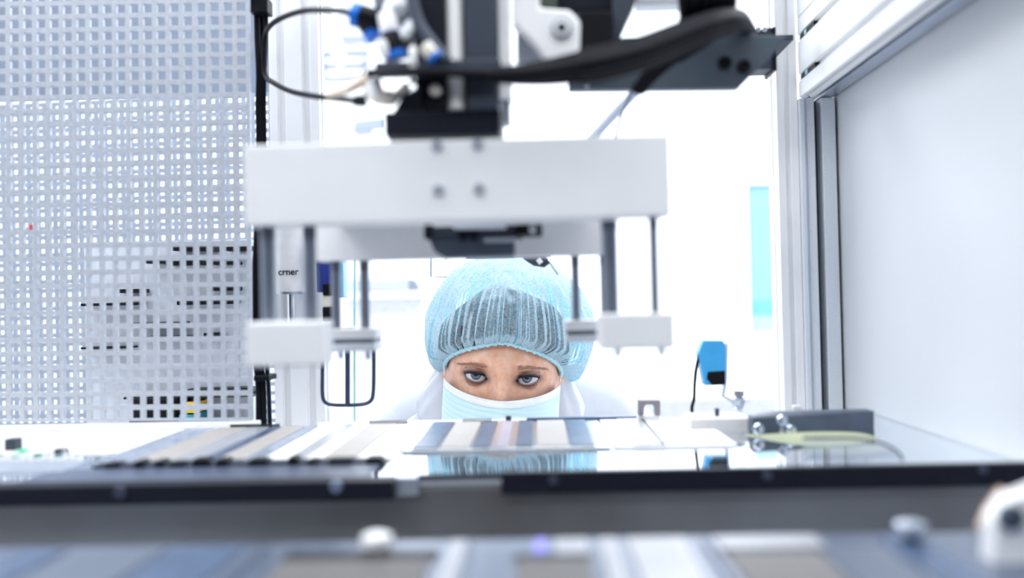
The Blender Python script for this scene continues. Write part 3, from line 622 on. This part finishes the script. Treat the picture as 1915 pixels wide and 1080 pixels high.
# blue sensor
bs = thing('optical_sensor', 'bright blue optical sensor with black lens on a metal bracket at right', 'sensor', P(1335, 720, .93))
MB().ppoly([(1316, 636), (1352, 636), (1358, 650), (1357, 720), (1318, 721), (1306, 660)], .93, .018).build('sensor_body', sensb, bs, .0012)
MB().ppoly([(1324, 695), (1357, 693), (1357, 719), (1332, 720), (1322, 708)], .9285, .01).build('lens', black, bs, .001)
ptube([(1308, 662, .935), (1302, 690, .935), (1299, 720, .935), (1298, 745, .935), (1294, 762, .935), (1296, 786, .93)], .0016, 'sensor_cable', rubber, bs)
MB().ppoly([(1352, 640), (1362, 642), (1360, 720), (1356, 740), (1374, 750), (1404, 746), (1404, 750), (1372, 756), (1350, 742), (1354, 715)], .95, .008).build('sensor_bracket', alu, bs, .0006)
MB().tube([P(1382, 730, .945), P(1382, 740, .945), P(1382, 741, .945), P(1382, 748, .945), P(1382, 757, .945), P(1382, 764, .945)], [.0052, .0052, .003, .007, .006, .004], 8).build('bracket_nut', steel, bs)
p_ = P(1382, 764, .945); MB().cyl(p_, (p_.x, p_.y, TZ+.0003), .0028).build('bracket_post', white, bs, smooth='auto')
ub = thing('fork_bracket', 'small grey fork shaped bracket standing on the table left of the blue sensor', 'bracket', P(1214, 790, .93))
MB().ppoly([(1194, 748), (1235, 748), (1235, 776), (1226, 776), (1225, 762), (1221, 756), (1209, 756), (1205, 762), (1204, 776), (1194, 776)], .93, .012).build('fork', mat('fork_grey', (0.28, 0.27, 0.30), 0.45), ub, .0006)
MB().box((P(1194, 776, .93).x, .931, TZ+.0005), (P(1235, 776, .93).x, .941, P(1214, 777, .93).z)).build('fork_base', white, ub, .0006)
# thin far edge rail behind the trays
er = thing('rear_rail', 'thin rear rail with a small pin behind the striped tray, under the mask', 'rail', P(950, 785, .955))
MB().box((P(596, 795, .95).x, .945, TZ+.0002), (P(985, 788, .95).x, .952, TZ+.0032)).build('rail_left', aluw, er, .0004)
MB().box((P(985, 788, .95).x, .945, TZ+.0002), (P(1190, 785, .95).x, .952, TZ+.0042)).build('rail_right', tblue, er, .0004)
MB().tube([P(951, 792, .946), P(951, 778, .946), P(951, 776, .946)], [.0028, .0028, .0015], 14).build('rail_pin', dark2, er, smooth='auto')

# ------------------------------------------------------------------ background gear (far, blurred)
bg = thing('background_machine', 'white machine with grey trimmed drawers in the blurred background, upper left', 'machine', P(640, 300, 3.4))
MB().pbox(596, 70, 700, 520, 3.3, .5).build('machine_cabinet', white, bg, .01)
for q in ((603, 95, 690, 99), (603, 118, 688, 122), (603, 97, 607, 146), (680, 97, 686, 146), (606, 142, 684, 146)): MB().pbox(*q, 3.285, .012).build('drawer_trim', shade, bg)
MB().pbox(612, -20, 690, 68, 3.25, .3).build('machine_hood', pale, bg, .01)
MB().pbox(590, 222, 652, 243, 3.28, .02).build('grey_screen', pale, bg, .002)
MB().ppoly([(662, 226), (720, 219), (720, 240), (662, 246)], 3.28, .02).build('grey_screen', shade, bg, .002)
MB().box((P(620, 500, 3.4).x, 3.35, 0), (P(690, 500, 3.4).x, 3.7, P(650, 519, 3.3).z)).build('machine_base', white, bg)
sc2 = thing('swing_arm', 'white slanted swing arm in the blurred background behind the hose loop', 'arm', P(620, 100, 2.9))
MB().tube([P(590, -30, 2.9), P(612, 40, 2.9), P(640, 120, 2.9)], [.035, .025, .016], 20).build('arm_tube', white, sc2, smooth='auto')
MB().tube([P(575, -10, 2.9), P(630, 2, 2.9)], .05, 20).build('arm_joint', white, sc2, smooth='auto')
cp = thing('control_console', 'grey banded console with a rounded end in the background left of the cap', 'console', P(740, 545, 2.4))
MB().pbox(640, 522, 764, 543, 2.4, .05).build('console_band', pale, cp, .002)
MB().ppoly([(764, 521), (775, 522), (781, 530), (785, 542), (764, 543)], 2.4, .05).build('console_end', shade, cp, .002)
MB().pbox(640, 543, 800, 560, 2.4, .3).build('console_shelf', white, cp, .002)
MB().box((P(645, 560, 2.45).x, 2.45, 0), (P(790, 560, 2.45).x, 2.66, P(700, 560, 2.4).z)).build('console_body', white, cp, .004)
bt = thing('background_bench', 'long white bench with a faint grey edge in the background at right', 'bench', P(1350, 750, 2.6))
MB().pbox(1120, 742, 1500, 748, 2.6, .5).build('bench_top', white, bt, .002)
MB().box((P(1140, 750, 2.7).x, 2.7, 0), (P(1470, 750, 2.7).x, 3.0, P(1300, 749, 2.6).z)).build('bench_body', white, bt)
# ------------------------------------------------------------------ person
import numpy as np
EYE = P(938, 709, 1.165)
HR = Euler((math.radians(7), math.radians(4.6), math.radians(1.0)), 'XYZ').to_matrix().to_4x4()
MH = Matrix.Translation(EYE) @ HR @ Matrix.Translation((0, 0.084, 0))
def H(x, yf, z): return MH @ Vector((x, -yf, z))           # head coords: x to the photo's right, yf towards the face, z up
def sm(a, b, v):
    t = np.clip((v-a)/(b-a), 0, 1); return t*t*(3-2*t)
EX, EYC, ER = 0.0316, 0.0705, 0.0130
def face_disp(x, y, z):
    ax = np.abs(x); w_ = sm(0.0, 0.035, y)
    d = 0.0035*np.exp(-((z-0.021)/0.010)**2 - ((ax-0.025)/0.028)**2)
    d -= 0.0110*np.exp(-((ax-0.030)/0.018)**2 - ((z-0.000)/0.0125)**2)
    nh = np.interp(z, [-0.062, -0.054, -0.045, -0.02, 0.0, 0.014, 0.03], [0, 0.014, 0.025, 0.017, 0.009, 0.005, 0.0])
    nw = np.interp(z, [-0.06, -0.045, -0.02, 0.0, 0.02], [0.017, 0.015, 0.011, 0.0095, 0.011])
    d += nh*np.exp(-(x/nw)**2)
    d += 0.005*np.exp(-((ax-0.043)/0.018)**2 - ((z+0.034)/0.018)**2)
    d += 0.005*np.exp(-(x/0.02)**2 - ((z+0.074)/0.008)**2) + 0.006*np.exp(-(x/0.018)**2 - ((z+0.105)/0.012)**2)
    return d*w_
def lid(u, sgn):
    """upper and lower lid heights at u (towards the temple), eye coords"""
    q = np.clip(1-(np.abs(u)/0.0148)**2.0, 0, 1)
    tilt = 0.10*u
    return tilt + 0.0062*q**0.72, tilt - 0.0050*q**0.8
def head_mesh():
    NA, NE = 560, 420
    t = np.linspace(0, 1, NA, endpoint=False)*2*PI
    az = t - 0.62*np.sin(t)                  # dense around the face (az = 0)
    e = np.linspace(-1, 1, NE); el = (0.45*e + 0.55*e**3)*PI/2*0.999
    A, E = np.meshgrid(az, el)
    dx, dy, dz = np.cos(E)*np.sin(A), np.cos(E)*np.cos(A), np.sin(E)
    b = np.where(dy > 0, 0.091, 0.098); c = np.where(dz > 0, 0.093, 0.120); p = 2.25
    r = (np.abs(dx/0.0705)**p + np.abs(dy/b)**p + np.abs(dz/c)**p)**(-1/p)
    x, y, z = dx*r, dy*r, dz*r
    x = x*(1-0.34*sm(-0.03, -0.125, z))
    for _ in range(1): y = y + face_disp(x, y, z)
    x = x + np.sign(x)*0.010*np.exp(-((y+0.005)/0.012)**2-((z+0.018)/0.022)**2)*(np.abs(x) > 0.04)
    x0, z0 = x.copy(), z.copy()
    for sgn in (-1, 1):
        u = (x-sgn*EX)*sgn; v = z
        d2 = u*u+v*v; R2 = 0.0144
        ys = EYC + np.sqrt(np.maximum(R2*R2-d2, 0))
        m = (d2 < R2*R2) & (y > 0.03)
        y = np.where(m, np.maximum(y, ys) , y)
        # fold above the upper lid
        y = y - np.where(y > 0.03, 0.0012*np.exp(-((v-0.0098+0.02*np.abs(u))/0.0011)**2)*(np.abs(u) < 0.014), 0)
        up, lo = lid(u, sgn); inside = (np.abs(u) < 0.0148) & (v < up) & (v > lo) & (y > 0.03)
        cell = 0.0005
        nu = (np.abs(u) < 0.0138) & (np.abs(v-up) < cell) & (y > 0.03); nl = (np.abs(u) < 0.0138) & (np.abs(v-lo) < cell) & (y > 0.03)
        z = np.where(nu, up, np.where(nl, lo, z))
        y = np.where(inside & ~nu & ~nl, EYC-0.002, y)
    vs = [tuple(H(*q)) for q in zip(x.ravel(), y.ravel(), z.ravel())]
    fs = [(j*NA+i, j*NA+(i+1) % NA, (j+1)*NA+(i+1) % NA, (j+1)*NA+i) for j in range(NE-1) for i in range(NA)]
    fs += [tuple(range(NA))[::-1], tuple(range((NE-1)*NA, NE*NA))]
    return vs, fs, x.ravel(), y.ravel(), z.ravel()
def face_y(x, z):
    p = 2.25; xa = abs(x)/(1-0.34*float(sm(-0.03, -0.125, z))); c = 0.093 if z > 0 else 0.12
    q = 1-(xa/0.0705)**p-(abs(z)/c)**p
    y = 0.091*max(q, 0)**(1/p); return y + float(face_disp(np.float64(x), np.float64(y), np.float64(z)))
def skinned(nodes, edges, subd=2):
    """nodes: name -> (pos, rx, ry); grows one surface with a skin modifier"""
    names = list(nodes); me = bpy.data.meshes.new('tmp'); idx = {n: i for i, n in enumerate(names)}
    me.from_pydata([nodes[n][0] for n in names], [(idx[a], idx[b]) for a, b in edges], [])
    o = bpy.data.objects.new('tmp', me); COL.objects.link(o)
    o.modifiers.new('skin', 'SKIN').use_smooth_shade = True
    if not me.skin_vertices: me.attributes  # layer is made by the modifier
    sv = me.skin_vertices[0].data
    for i, n in enumerate(names): sv[i].radius = nodes[n][1:3] if len(nodes[n]) > 2 else (nodes[n][1],)*2
    sv[0].use_root = True
    s = o.modifiers.new('sub', 'SUBSURF'); s.levels = subd; s.render_levels = subd
    dg = bpy.context.evaluated_depsgraph_get(); ev = o.evaluated_get(dg); m2 = ev.to_mesh()
    vs = [tuple(v.co) for v in m2.vertices]; fs = [tuple(p.vertices) for p in m2.polygons]
    ev.to_mesh_clear(); bpy.data.objects.remove(o); bpy.data.meshes.remove(me)
    return vs, fs
X0 = EYE.x + 0.004
neck_t = H(0, -0.028, -0.085)
def body_nodes(k, hands):
    N = {'pelvis': ((X0, 1.68, .62), .135*k, .115*k), 'spine': ((X0, 1.58, .75), .115*k, .10*k), 'chest': ((X0, 1.47, .87), .135*k, .11*k),
         'collar': ((X0, 1.40, .93), .085*k, .08*k), 'neck': ((X0+0.002, 1.345, .945), .052*k, .052*k)}
    E_ = [('pelvis', 'spine'), ('spine', 'chest'), ('chest', 'collar'), ('collar', 'neck')]
    if hands: N['necktop'] = (tuple(neck_t), .05, .05); E_.append(('neck', 'necktop'))
    for s, t in ((-1, 'l'), (1, 'r')):
        N['sh'+t] = ((X0+s*.155, 1.435, .905), .058*k); N['el'+t] = ((X0+s*.25, 1.42, .66), .042*k); N['wr'+t] = ((X0+s*.185, 1.26, .585), .029*k, .024*k)
        N['hip'+t] = ((X0+s*.09, 1.64, .58), .095*k); N['kn'+t] = ((X0+s*.15, 1.27, .50), .062*k); N['cf'+t] = ((X0+s*.145, 1.37, .32), .056*k); N['an'+t] = ((X0+s*.13, 1.45, .11), .038*k)
        E_ += [('collar', 'sh'+t), ('sh'+t, 'el'+t), ('el'+t, 'wr'+t), ('pelvis', 'hip'+t), ('hip'+t, 'kn'+t), ('kn'+t, 'cf'+t), ('cf'+t, 'an'+t)]
        if hands:
            N['pa'+t] = ((X0+s*.165, 1.205, .590), .038, .015); E_.append(('wr'+t, 'pa'+t))
            N['ft'+t] = ((X0+s*.135, 1.35, .05), .035, .03); E_.append(('an'+t, 'ft'+t))
    return N, E_
def finger_set():
    mb = MB()
    for s in (-1, 1):
        bx_, by, bz = X0+s*.165, 1.20, .592
        for k, (o_, L, r) in enumerate(((-.027, .062, .0078), (-.009, .072, .0082), (.009, .068, .008), (.026, .054, .007))):
            a = Vector((bx_+o_, by+.012, bz)); pts = [a, a+Vector((o_*.15, -L*.45, .002)), a+Vector((o_*.2, -L*.75, -L*.22)), a+Vector((o_*.2, -L*.85, -L*.5))]
            mb.tube(spline(pts, 4), [r]*9+[r*.95, r*.9, r*.85, r*.5], 10)
        a = Vector((bx_-s*.025, by+.04, bz-.004)); mb.tube(spline([a, a+Vector((-s*.025, -.02, -.006)), a+Vector((-s*.036, -.045, -.018)), a+Vector((-s*.034, -.058, -.03))], 4), [.0105]*6+[.0095]*6+[.005], 10)
    return mb
skinm = bpy.data.materials.new('skin'); skinm.use_nodes = True
n = skinm.node_tree.nodes; L = skinm.node_tree.links; b = n['Principled BSDF']
b.inputs['Roughness'].default_value = 0.45; b.inputs['Subsurface Weight'].default_value = 0.12; b.inputs['Subsurface Radius'].default_value = (0.01, 0.004, 0.002); b.inputs['Subsurface Scale'].default_value = 0.6
nz = n.new('ShaderNodeTexNoise'); nz.inputs['Scale'].default_value = 90; nz.inputs['Detail'].default_value = 5
cr = n.new('ShaderNodeValToRGB'); cr.color_ramp.elements[0].position = .35; cr.color_ramp.elements[1].position = .7
cr.color_ramp.elements[0].color = (0.78, 0.38, 0.24, 1); cr.color_ramp.elements[1].color = (0.90, 0.57, 0.43, 1)
tc = n.new('ShaderNodeTexCoord'); L.new(tc.outputs['Object'], nz.inputs['Vector']); L.new(nz.outputs['Fac'], cr.inputs[0])
at = n.new('ShaderNodeAttribute'); at.attribute_name = 'makeup_shade'; mx = n.new('ShaderNodeMix'); mx.data_type = 'RGBA'
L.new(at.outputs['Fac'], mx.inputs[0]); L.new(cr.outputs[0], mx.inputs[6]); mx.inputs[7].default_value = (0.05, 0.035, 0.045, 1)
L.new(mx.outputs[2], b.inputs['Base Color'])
hv, hf, lx, ly, lz = head_mesh()
bv, bf = skinned(*body_nodes(.88, True))
mb = MB(); mb.add(hv, hf); mb.add(bv, bf); fsx = finger_set(); mb.add(fsx.v, fsx.f)
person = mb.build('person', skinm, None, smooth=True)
tag(person, 'crouching person in white coverall, light blue cap and face mask, peering over the table', 'person')
attr = person.data.attributes.new('makeup_shade', 'FLOAT', 'POINT'); mk = np.zeros(len(mb.v))  # eye makeup, with socket and under-eye shade painted into the same tint
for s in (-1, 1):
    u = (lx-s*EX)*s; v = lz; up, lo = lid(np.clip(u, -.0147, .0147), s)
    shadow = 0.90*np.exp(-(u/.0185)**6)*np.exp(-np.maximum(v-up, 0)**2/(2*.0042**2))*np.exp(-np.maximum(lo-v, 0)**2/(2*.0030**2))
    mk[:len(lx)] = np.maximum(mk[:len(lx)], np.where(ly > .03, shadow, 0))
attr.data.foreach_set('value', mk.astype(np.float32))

# eyes
eyem = bpy.data.materials.new('eyeball'); eyem.use_nodes = True
n = eyem.node_tree.nodes; L = eyem.node_tree.links; b = n['Principled BSDF']; b.inputs['Roughness'].default_value = 0.08; b.inputs['Coat Weight'].default_value = 0.6; b.inputs['Coat Roughness'].default_value = 0.02
at = n.new('ShaderNodeAttribute'); at.attribute_name = 'iris_r'; cr = n.new('ShaderNodeValToRGB'); L.new(at.outputs['Fac'], cr.inputs[0])
els = cr.color_ramp.elements
els[0].position = 0.0; els[0].color = (0.004, 0.004, 0.006, 1); els[1].position = 1.0; els[1].color = (0.74, 0.72, 0.76, 1)
for p_, c_ in ((.155, (.004, .004, .006)), (.185, (.05, .07, .12)), (.30, (.09, .12, .19)), (.42, (.05, .065, .11)), (.47, (.015, .02, .04)), (.51, (.66, .64, .68))):
    e = els.new(p_); e.color = (*c_, 1)
L.new(cr.outputs[0], b.inputs['Base Color'])
lashm = mat('lash_black', (0.008, 0.007, 0.009), 0.5); browm = mat('brow_brown', (0.42, 0.23, 0.16), 0.6)
GAZE = {-1: (0.10, 0.20), 1: (-0.12, 0.20)}
for s in (-1, 1):
    c = Vector(H(s*EX, EYC, 0)); mb = MB(); vs = []; rr = []; NU, NV = 48, 40
    g = Euler((GAZE[s][1]*-.95, 0, GAZE[s][0]*0.6)).to_matrix() 
    for j in range(NV+1):
        th = PI*j/NV
        for i in range(NU):
            a = 2*PI*i/NU; R = ER + 0.0007*max(0, 1-(th/.5)**2)
            vs.append(c + g @ Vector((R*math.sin(th)*math.cos(a), -R*math.cos(th), R*math.sin(th)*math.sin(a)))); rr.append(min(1, th/1.05))
    mb.add(vs, [(j*NU+i, j*NU+(i+1) % NU, (j+1)*NU+(i+1) % NU, (j+1)*NU+i) for j in range(NV) for i in range(NU)])
    eo = mb.build('eyeball', eyem, person, smooth=True)
    a_ = eo.data.attributes.new('iris_r', 'FLOAT', 'POINT'); a_.data.foreach_set('value', rr)
    def surf(u, v, out=0.0):
        d2 = u*u+v*v; return H(s*EX+s*u, EYC+math.sqrt(max(.0144**2-d2, 0))+out, v)
    us = [-.0142+.0284*i/28 for i in range(29)]
    upp = [surf(u, float(lid(np.float64(u), s)[0]), .0001) for u in us]; low = [surf(u, float(lid(np.float64(u), s)[1]), .0001) for u in us]
    MB().tube(upp, [.0006+.0009*math.sin(PI*i/28) for i in range(29)], 8).build('upper_lash_line', lashm, person, smooth=True)
    MB().tube(low, .00040, 8).build('lower_lid_rim', mat('lid_rim', (0.42, 0.22, 0.2), 0.35), person, smooth=True)
    mb = MB(); rnd = random.Random(3+s)
    for k in range(60):
        u = -.011+.0245*k/59; v = float(lid(np.float64(u), s)[0]); a = surf(u, v, .0003); f = (u+.011)/.0245
        ln = .0035+.0040*f; sp_ = .4*(f-.35); d = MH.to_3x3() @ Vector((s*(sp_+rnd.uniform(-.1, .1)), -.75, .25)); d2 = MH.to_3x3() @ Vector((s*sp_*1.3, -.35, .85))
        mb.tube([a, a+d*ln*.5, a+d*ln*.5+d2*ln*.5], [.00028, .0002, .00005], 4)
    for k in range(34):
        u = -.008+.021*k/33; v = float(lid(np.float64(u), s)[1]); a = surf(u, v, .0003); d = MH.to_3x3() @ Vector((s*.3*(k/33-.3), -.6, -.6))
        mb.tube([a, a+d*.0022], [.0001, .00003], 4)
    mb.build('eyelashes', lashm, person)
    mb = MB()
    for k in range(230):
        f = rnd.random(); u = -.015+.037*f; zz = .0150+.0012*math.sin(min(f*2.5, 1.5)) - .0065*max(0, f-.45) + rnd.uniform(-.0027, .0027)*(1-.6*f)
        x = s*(EX+u); y = face_y(x, zz); d = Vector((s*(.9), 0, .5-.9*f+rnd.uniform(-.25, .25))); 
        mb.tube([H(x, y-.0002, zz), H(x+d.x*.0028, face_y(x+d.x*.0028, zz+d.z*.0028)+.0006, zz+d.z*.0028), H(x+d.x*.0055, face_y(x+d.x*.0055, zz+d.z*.005)+.0004, zz+d.z*.005)], [.00009, .00008, .00003], 4)
    mb.build('eyebrow', browm, person)

# mask
def mask_top(x): return -0.0208 + 0.0080*min(1, abs(x)/0.070)**1.35
def mask_y(x, z):
    tent = 0.1115*max(0, 1-(abs(x)/0.0765)**2.3)**(1/2.0)
    if z < -0.06: tent *= 1-0.9*((-.06-z)/.075)**2*0.5
    return max(face_y(x, z)+.0025, tent)
def mask_strip(z_hi, z_lo, nzs, off, thick_cells=80):
    mb = MB(); vs = []; nx = thick_cells
    for j in range(nzs+1):
        for i in range(nx+1):
            x = -.0735+.147*i/nx; zt = mask_top(x)+z_hi; zb_ = (mask_top(x)+z_lo) if z_lo > -.05 else -.118+.02*(abs(x)/.0735)**2; z = zt+(zb_-zt)*j/nzs
            pl = 0
            if z_lo <= -.05:
                q = (z+.03)/.0135; pl = .0011*(q-math.floor(q))*max(0, 1-(x/.068)**4)
            pl += .0004*math.sin(z*900+x*60)
            vs.append(H(x, mask_y(x, z)+off+pl, z))
    mb.add(vs, [(j*(nx+1)+i, j*(nx+1)+i+1, (j+1)*(nx+1)+i+1, (j+1)*(nx+1)+i) for j in range(nzs) for i in range(nx)])
    return mb
mk_ = mask_strip(0, -.09, 90, 0).build('face_mask', mat('mask_fabric', (0.66, 0.87, 0.91), 0.8, scale=900, var=.03, bump=.3, bdist=.0003), person, smooth=True)
m_ = mk_.modifiers.new('solid', 'SOLIDIFY'); m_.thickness = .0006
mbn = mask_strip(.0006, -.0085, 10, .0012).build('mask_binding', mat('mask_white', (0.9, 0.92, 0.94), .8), mk_, smooth=True); mbn['label'] = 'white top binding of the mask'
m_ = mbn.modifiers.new('solid', 'SOLIDIFY'); m_.thickness = .0005
for s in (-1, 1):
    pts = [H(s*.0725, mask_y(s*.0725, -.004), -.008), H(s*.0745, .018, .000), H(s*.0765, -.004, .006), H(s*.080, -.018, -.012), H(s*.076, -.004, -.05), H(s*.062, .03, -.085)]
    MB().tube(spline(pts, 8), .0012, 8).build('ear_loop', MATS['mask_white'], mk_, smooth=True)

# hair under the cap
def cap_frame(az):
    """elastic edge point, az = 0 front, towards photo right positive"""
    ca, sa = math.cos(az), math.sin(az); f = (1-ca)/2
    z = 0.0455 - 0.050*min(1, f/0.45)**0.72 - 0.055*max(0, f-.45)
    p = 2.25; a, b_ = .0745, (.0945 if ca > 0 else .100); c_ = .118
    k = max(0.05, 1-(abs(z)/c_)**p)**(1/p); r = k/((abs(sa/a)**p+abs(ca/b_)**p)**(1/p))
    return Vector((r*sa, r*ca, z))
def shell(fn, na, nt):
    vs = []
    for j in range(nt+1):
        for i in range(na): vs.append(H(*fn(2*PI*i/na, j/nt)))
    return vs, [(j*na+i, j*na+(i+1) % na, (j+1)*na+(i+1) % na, (j+1)*na+i) for j in range(nt) for i in range(na)]
def hair_fn(az, t):
    e = cap_frame(az)*0.995; top = Vector((0, -.01, .099)); a = t*PI/2
    v = Vector((e.x*math.cos(a), e.y*math.cos(a)-.01*math.sin(a), e.z+(top.z-e.z)*math.sin(a)))
    v = v + Vector((v.x, v.y, v.z))*(.03+.07*noise.noise(Vector((v.x*22, v.y*22, v.z*22))))*min(1, t*4)
    return v + Vector((v.x, v.y, 0))*(.24*math.sin(PI*min(1, t*1.15))**.7*(.35+.65*abs(math.sin(az)))+.012*math.sin(az*46+t*5)*(1-t))
v_, f_ = shell(hair_fn, 240, 50)
MB().add(v_, f_).build('hair', mat('hair_brown', (0.06, 0.05, 0.06), 0.6, scale=60, stretch=(4, 4, 1), col2=(0.012, 0.014, 0.028), bump=.6), person, smooth=True)
CC = Vector((.004, -.018, .044)); CR = Vector((.1075, .120, .1040))
def cap_fn(az, t):
    e = cap_frame(az); ca = math.cos(az); f = (1-ca)/2; sa = math.sin(az)
    th0 = math.radians(8-44*min(1, f/.5)-14*max(0, f-.5)*2)
    lobe = 1.0+.03*max(0, sa)
    t1 = .16
    def ell(th, k=1.0):
        r = 1+.018*noise.noise(Vector((sa*2.2, ca*2.2, th*1.6)))*2
        return Vector((CC.x+CR.x*lobe*math.cos(th)*sa*r*k, CC.y+CR.y*math.cos(th)*ca*r*k, CC.z+CR.z*math.sin(th)*r))
    if t < t1:
        q = t/t1; a = ell(th0); m_ = (e+a)/2 + Vector((a.x-e.x, a.y-e.y, 0))*.35 + Vector((0, 0, -.004*f))
        v = e*(1-q)**2 + m_*2*q*(1-q) + a*q*q
    else:
        q = (t-t1)/(1-t1); v = ell(th0+(PI/2-th0)*q)
    fade = math.sin(PI*min(1, t*3.4+.12)/1)*math.exp(-max(0, t-.12)*5.0) if t < .28 else .46*math.exp(-(t-.12)*5.0)
    fade = max(0, min(1, t/.02))*math.exp(-abs(t-.1)*4.5)
    w1 = noise.noise(Vector((sa*9, ca*9, 1.3)))
    amp = .0026*fade*(math.sin(az*52+6*w1)+.55*math.sin(az*91+9*w1+2))
    wr = .0022*noise.noise(Vector((v.x*38, v.y*38, v.z*20)))*min(1, t*4) + .0013*noise.noise(Vector((v.x*110, v.y*110, v.z*36)))*min(1, t*3)
    o_ = Vector((sa, ca, .25)); return v + o_*(amp+wr)
v_, f_ = shell(cap_fn, 720, 130)
capm = bpy.data.materials.new('cap_fabric'); capm.use_nodes = True
n = capm.node_tree.nodes; L = capm.node_tree.links; b = n['Principled BSDF']; out = n['Material Output']
b.inputs['Roughness'].default_value = .8; b.inputs['Specular IOR Level'].default_value = .15
tc = n.new('ShaderNodeTexCoord'); nz = n.new('ShaderNodeTexNoise'); nz.inputs['Scale'].default_value = 420; nz.inputs['Detail'].default_value = 3
L.new(tc.outputs['Object'], nz.inputs['Vector'])
cc_ = n.new('ShaderNodeValToRGB'); cc_.color_ramp.elements[0].position = .3; cc_.color_ramp.elements[1].position = .7
cc_.color_ramp.elements[0].color = (.50, .78, .90, 1); cc_.color_ramp.elements[1].color = (.95, .985, 1, 1)
L.new(nz.outputs['Fac'], cc_.inputs[0]); L.new(cc_.outputs[0], b.inputs['Base Color'])
trl = n.new('ShaderNodeBsdfTranslucent'); trl.inputs[0].default_value = (.18, .74, .97, 1)
m1 = n.new('ShaderNodeMixShader'); m1.inputs[0].default_value = .35; L.new(b.outputs[0], m1.inputs[1]); L.new(trl.outputs[0], m1.inputs[2])
# thin non-woven cloth: sheer where seen face-on, dense where seen edge-on, patchy where it is gathered
lw = n.new('ShaderNodeLayerWeight'); lw.inputs['Blend'].default_value = .5
mr = n.new('ShaderNodeMapRange'); mr.inputs['From Min'].default_value = .08; mr.inputs['From Max'].default_value = .30; mr.inputs['To Min'].default_value = .42; mr.inputs['To Max'].default_value = .97
mr.interpolation_type = 'SMOOTHSTEP'
L.new(lw.outputs['Facing'], mr.inputs['Value'])
nb_ = n.new('ShaderNodeTexNoise'); nb_.inputs['Scale'].default_value = 34; nb_.inputs['Detail'].default_value = 5
mpx = n.new('ShaderNodeMapping'); mpx.inputs['Scale'].default_value = (1, 1, .45); L.new(tc.outputs['Object'], mpx.inputs[0]); L.new(mpx.outputs[0], nb_.inputs['Vector'])
ad = n.new('ShaderNodeMath'); ad.operation = 'MULTIPLY_ADD'; ad.inputs[1].default_value = .7; ad.inputs[2].default_value = -.35; L.new(nb_.outputs['Fac'], ad.inputs[0])
ae = n.new('ShaderNodeMath'); ae.operation = 'MULTIPLY_ADD'; ae.inputs[1].default_value = .55; ae.inputs[2].default_value = -.27; L.new(nz.outputs['Fac'], ae.inputs[0])
s1_ = n.new('ShaderNodeMath'); s1_.operation = 'ADD'; L.new(ad.outputs[0], s1_.inputs[0]); L.new(ae.outputs[0], s1_.inputs[1])
s2_ = n.new('ShaderNodeMath'); s2_.operation = 'ADD'; s2_.use_clamp = True; L.new(s1_.outputs[0], s2_.inputs[0]); L.new(mr.outputs[0], s2_.inputs[1])
tr = n.new('ShaderNodeBsdfTransparent'); m2 = n.new('ShaderNodeMixShader'); L.new(s2_.outputs[0], m2.inputs[0]); L.new(tr.outputs[0], m2.inputs[1]); L.new(m1.outputs[0], m2.inputs[2])
L.new(m2.outputs[0], out.inputs['Surface'])
cap_o = MB().add(v_, f_).build('bouffant_cap', capm, person, smooth=True)
pts = []; 
for i in range(361):
    az = 2*PI*i/360; e = cap_frame(az)*1.006; pts.append(H(e.x, e.y, e.z+.0007*math.sin(az*70)))
MB().tube(pts, [.0026+.0006*math.sin(i*2.1) for i in range(361)], 10, False).build('elastic_band', mat('elastic_blue', (0.36, 0.74, 0.88), .7, scale=500, col2=(.62, .86, .93), bump=.5), cap_o, smooth=True)

# coverall with loose hood around the neck
cloth = mat('coverall_white', (0.60, 0.62, 0.68), .75, scale=18, var=.05, bump=.5, bdist=.004)
cv, cf_ = skinned(*body_nodes(1.12, False))
def crumple(v):
    v = Vector(v); d = noise.noise(v*14)*.008 + noise.noise(Vector((v.x*30, v.y*30, v.z*14)))*.004; return tuple(v+Vector((d, d, d*.7)))
MB().add([crumple(v) for v in cv], cf_).build('coverall', cloth, person, smooth=True)
def hood_fn(i, j, na=160, nt=24):
    a = 2*PI*i/na; t = j/nt; sa, ca = math.sin(a), math.cos(a)
    r = [.078, .090, .104, .112, .110, .135, .19][min(6, int(t*6))]; q = t*6-int(t*6); r2 = [.078, .090, .104, .112, .110, .135, .19, .19][min(7, int(t*6)+1)]
    r = r+(r2-r)*q
    z = .004-.125*t; k = .006*math.sin(a*11+4*noise.noise(Vector((sa*3, ca*3, t*3))))+.004*math.sin(a*23+t*9)
    v = H(r*(1+k*6*.5)*sa, (-.02 + r*ca*.80 - .035*t), z - .075*max(0, ca)**1.5)
    return v
vs = [hood_fn(i, j) for j in range(25) for i in range(160)]
hd = MB().add(vs, [(j*160+i, j*160+(i+1) % 160, (j+1)*160+(i+1) % 160, (j+1)*160+i) for j in range(24) for i in range(160)]).build('hood', cloth, person, smooth=True)
m_ = hd.modifiers.new('solid', 'SOLIDIFY'); m_.thickness = .0015
for s in (-1, 1):
    sh = [Vector((X0+s*.13, 1.49, .045)), Vector((X0+s*.132, 1.43, .05)), Vector((X0+s*.135, 1.36, .042)), Vector((X0+s*.138, 1.29, .034)), Vector((X0+s*.14, 1.265, .03))]
    MB().tube(spline(sh, 5), [.030]*3+[.042]*5+[.040]*5+[.033]*7+[.018], 18).build('shoe', white, person, smooth=True)
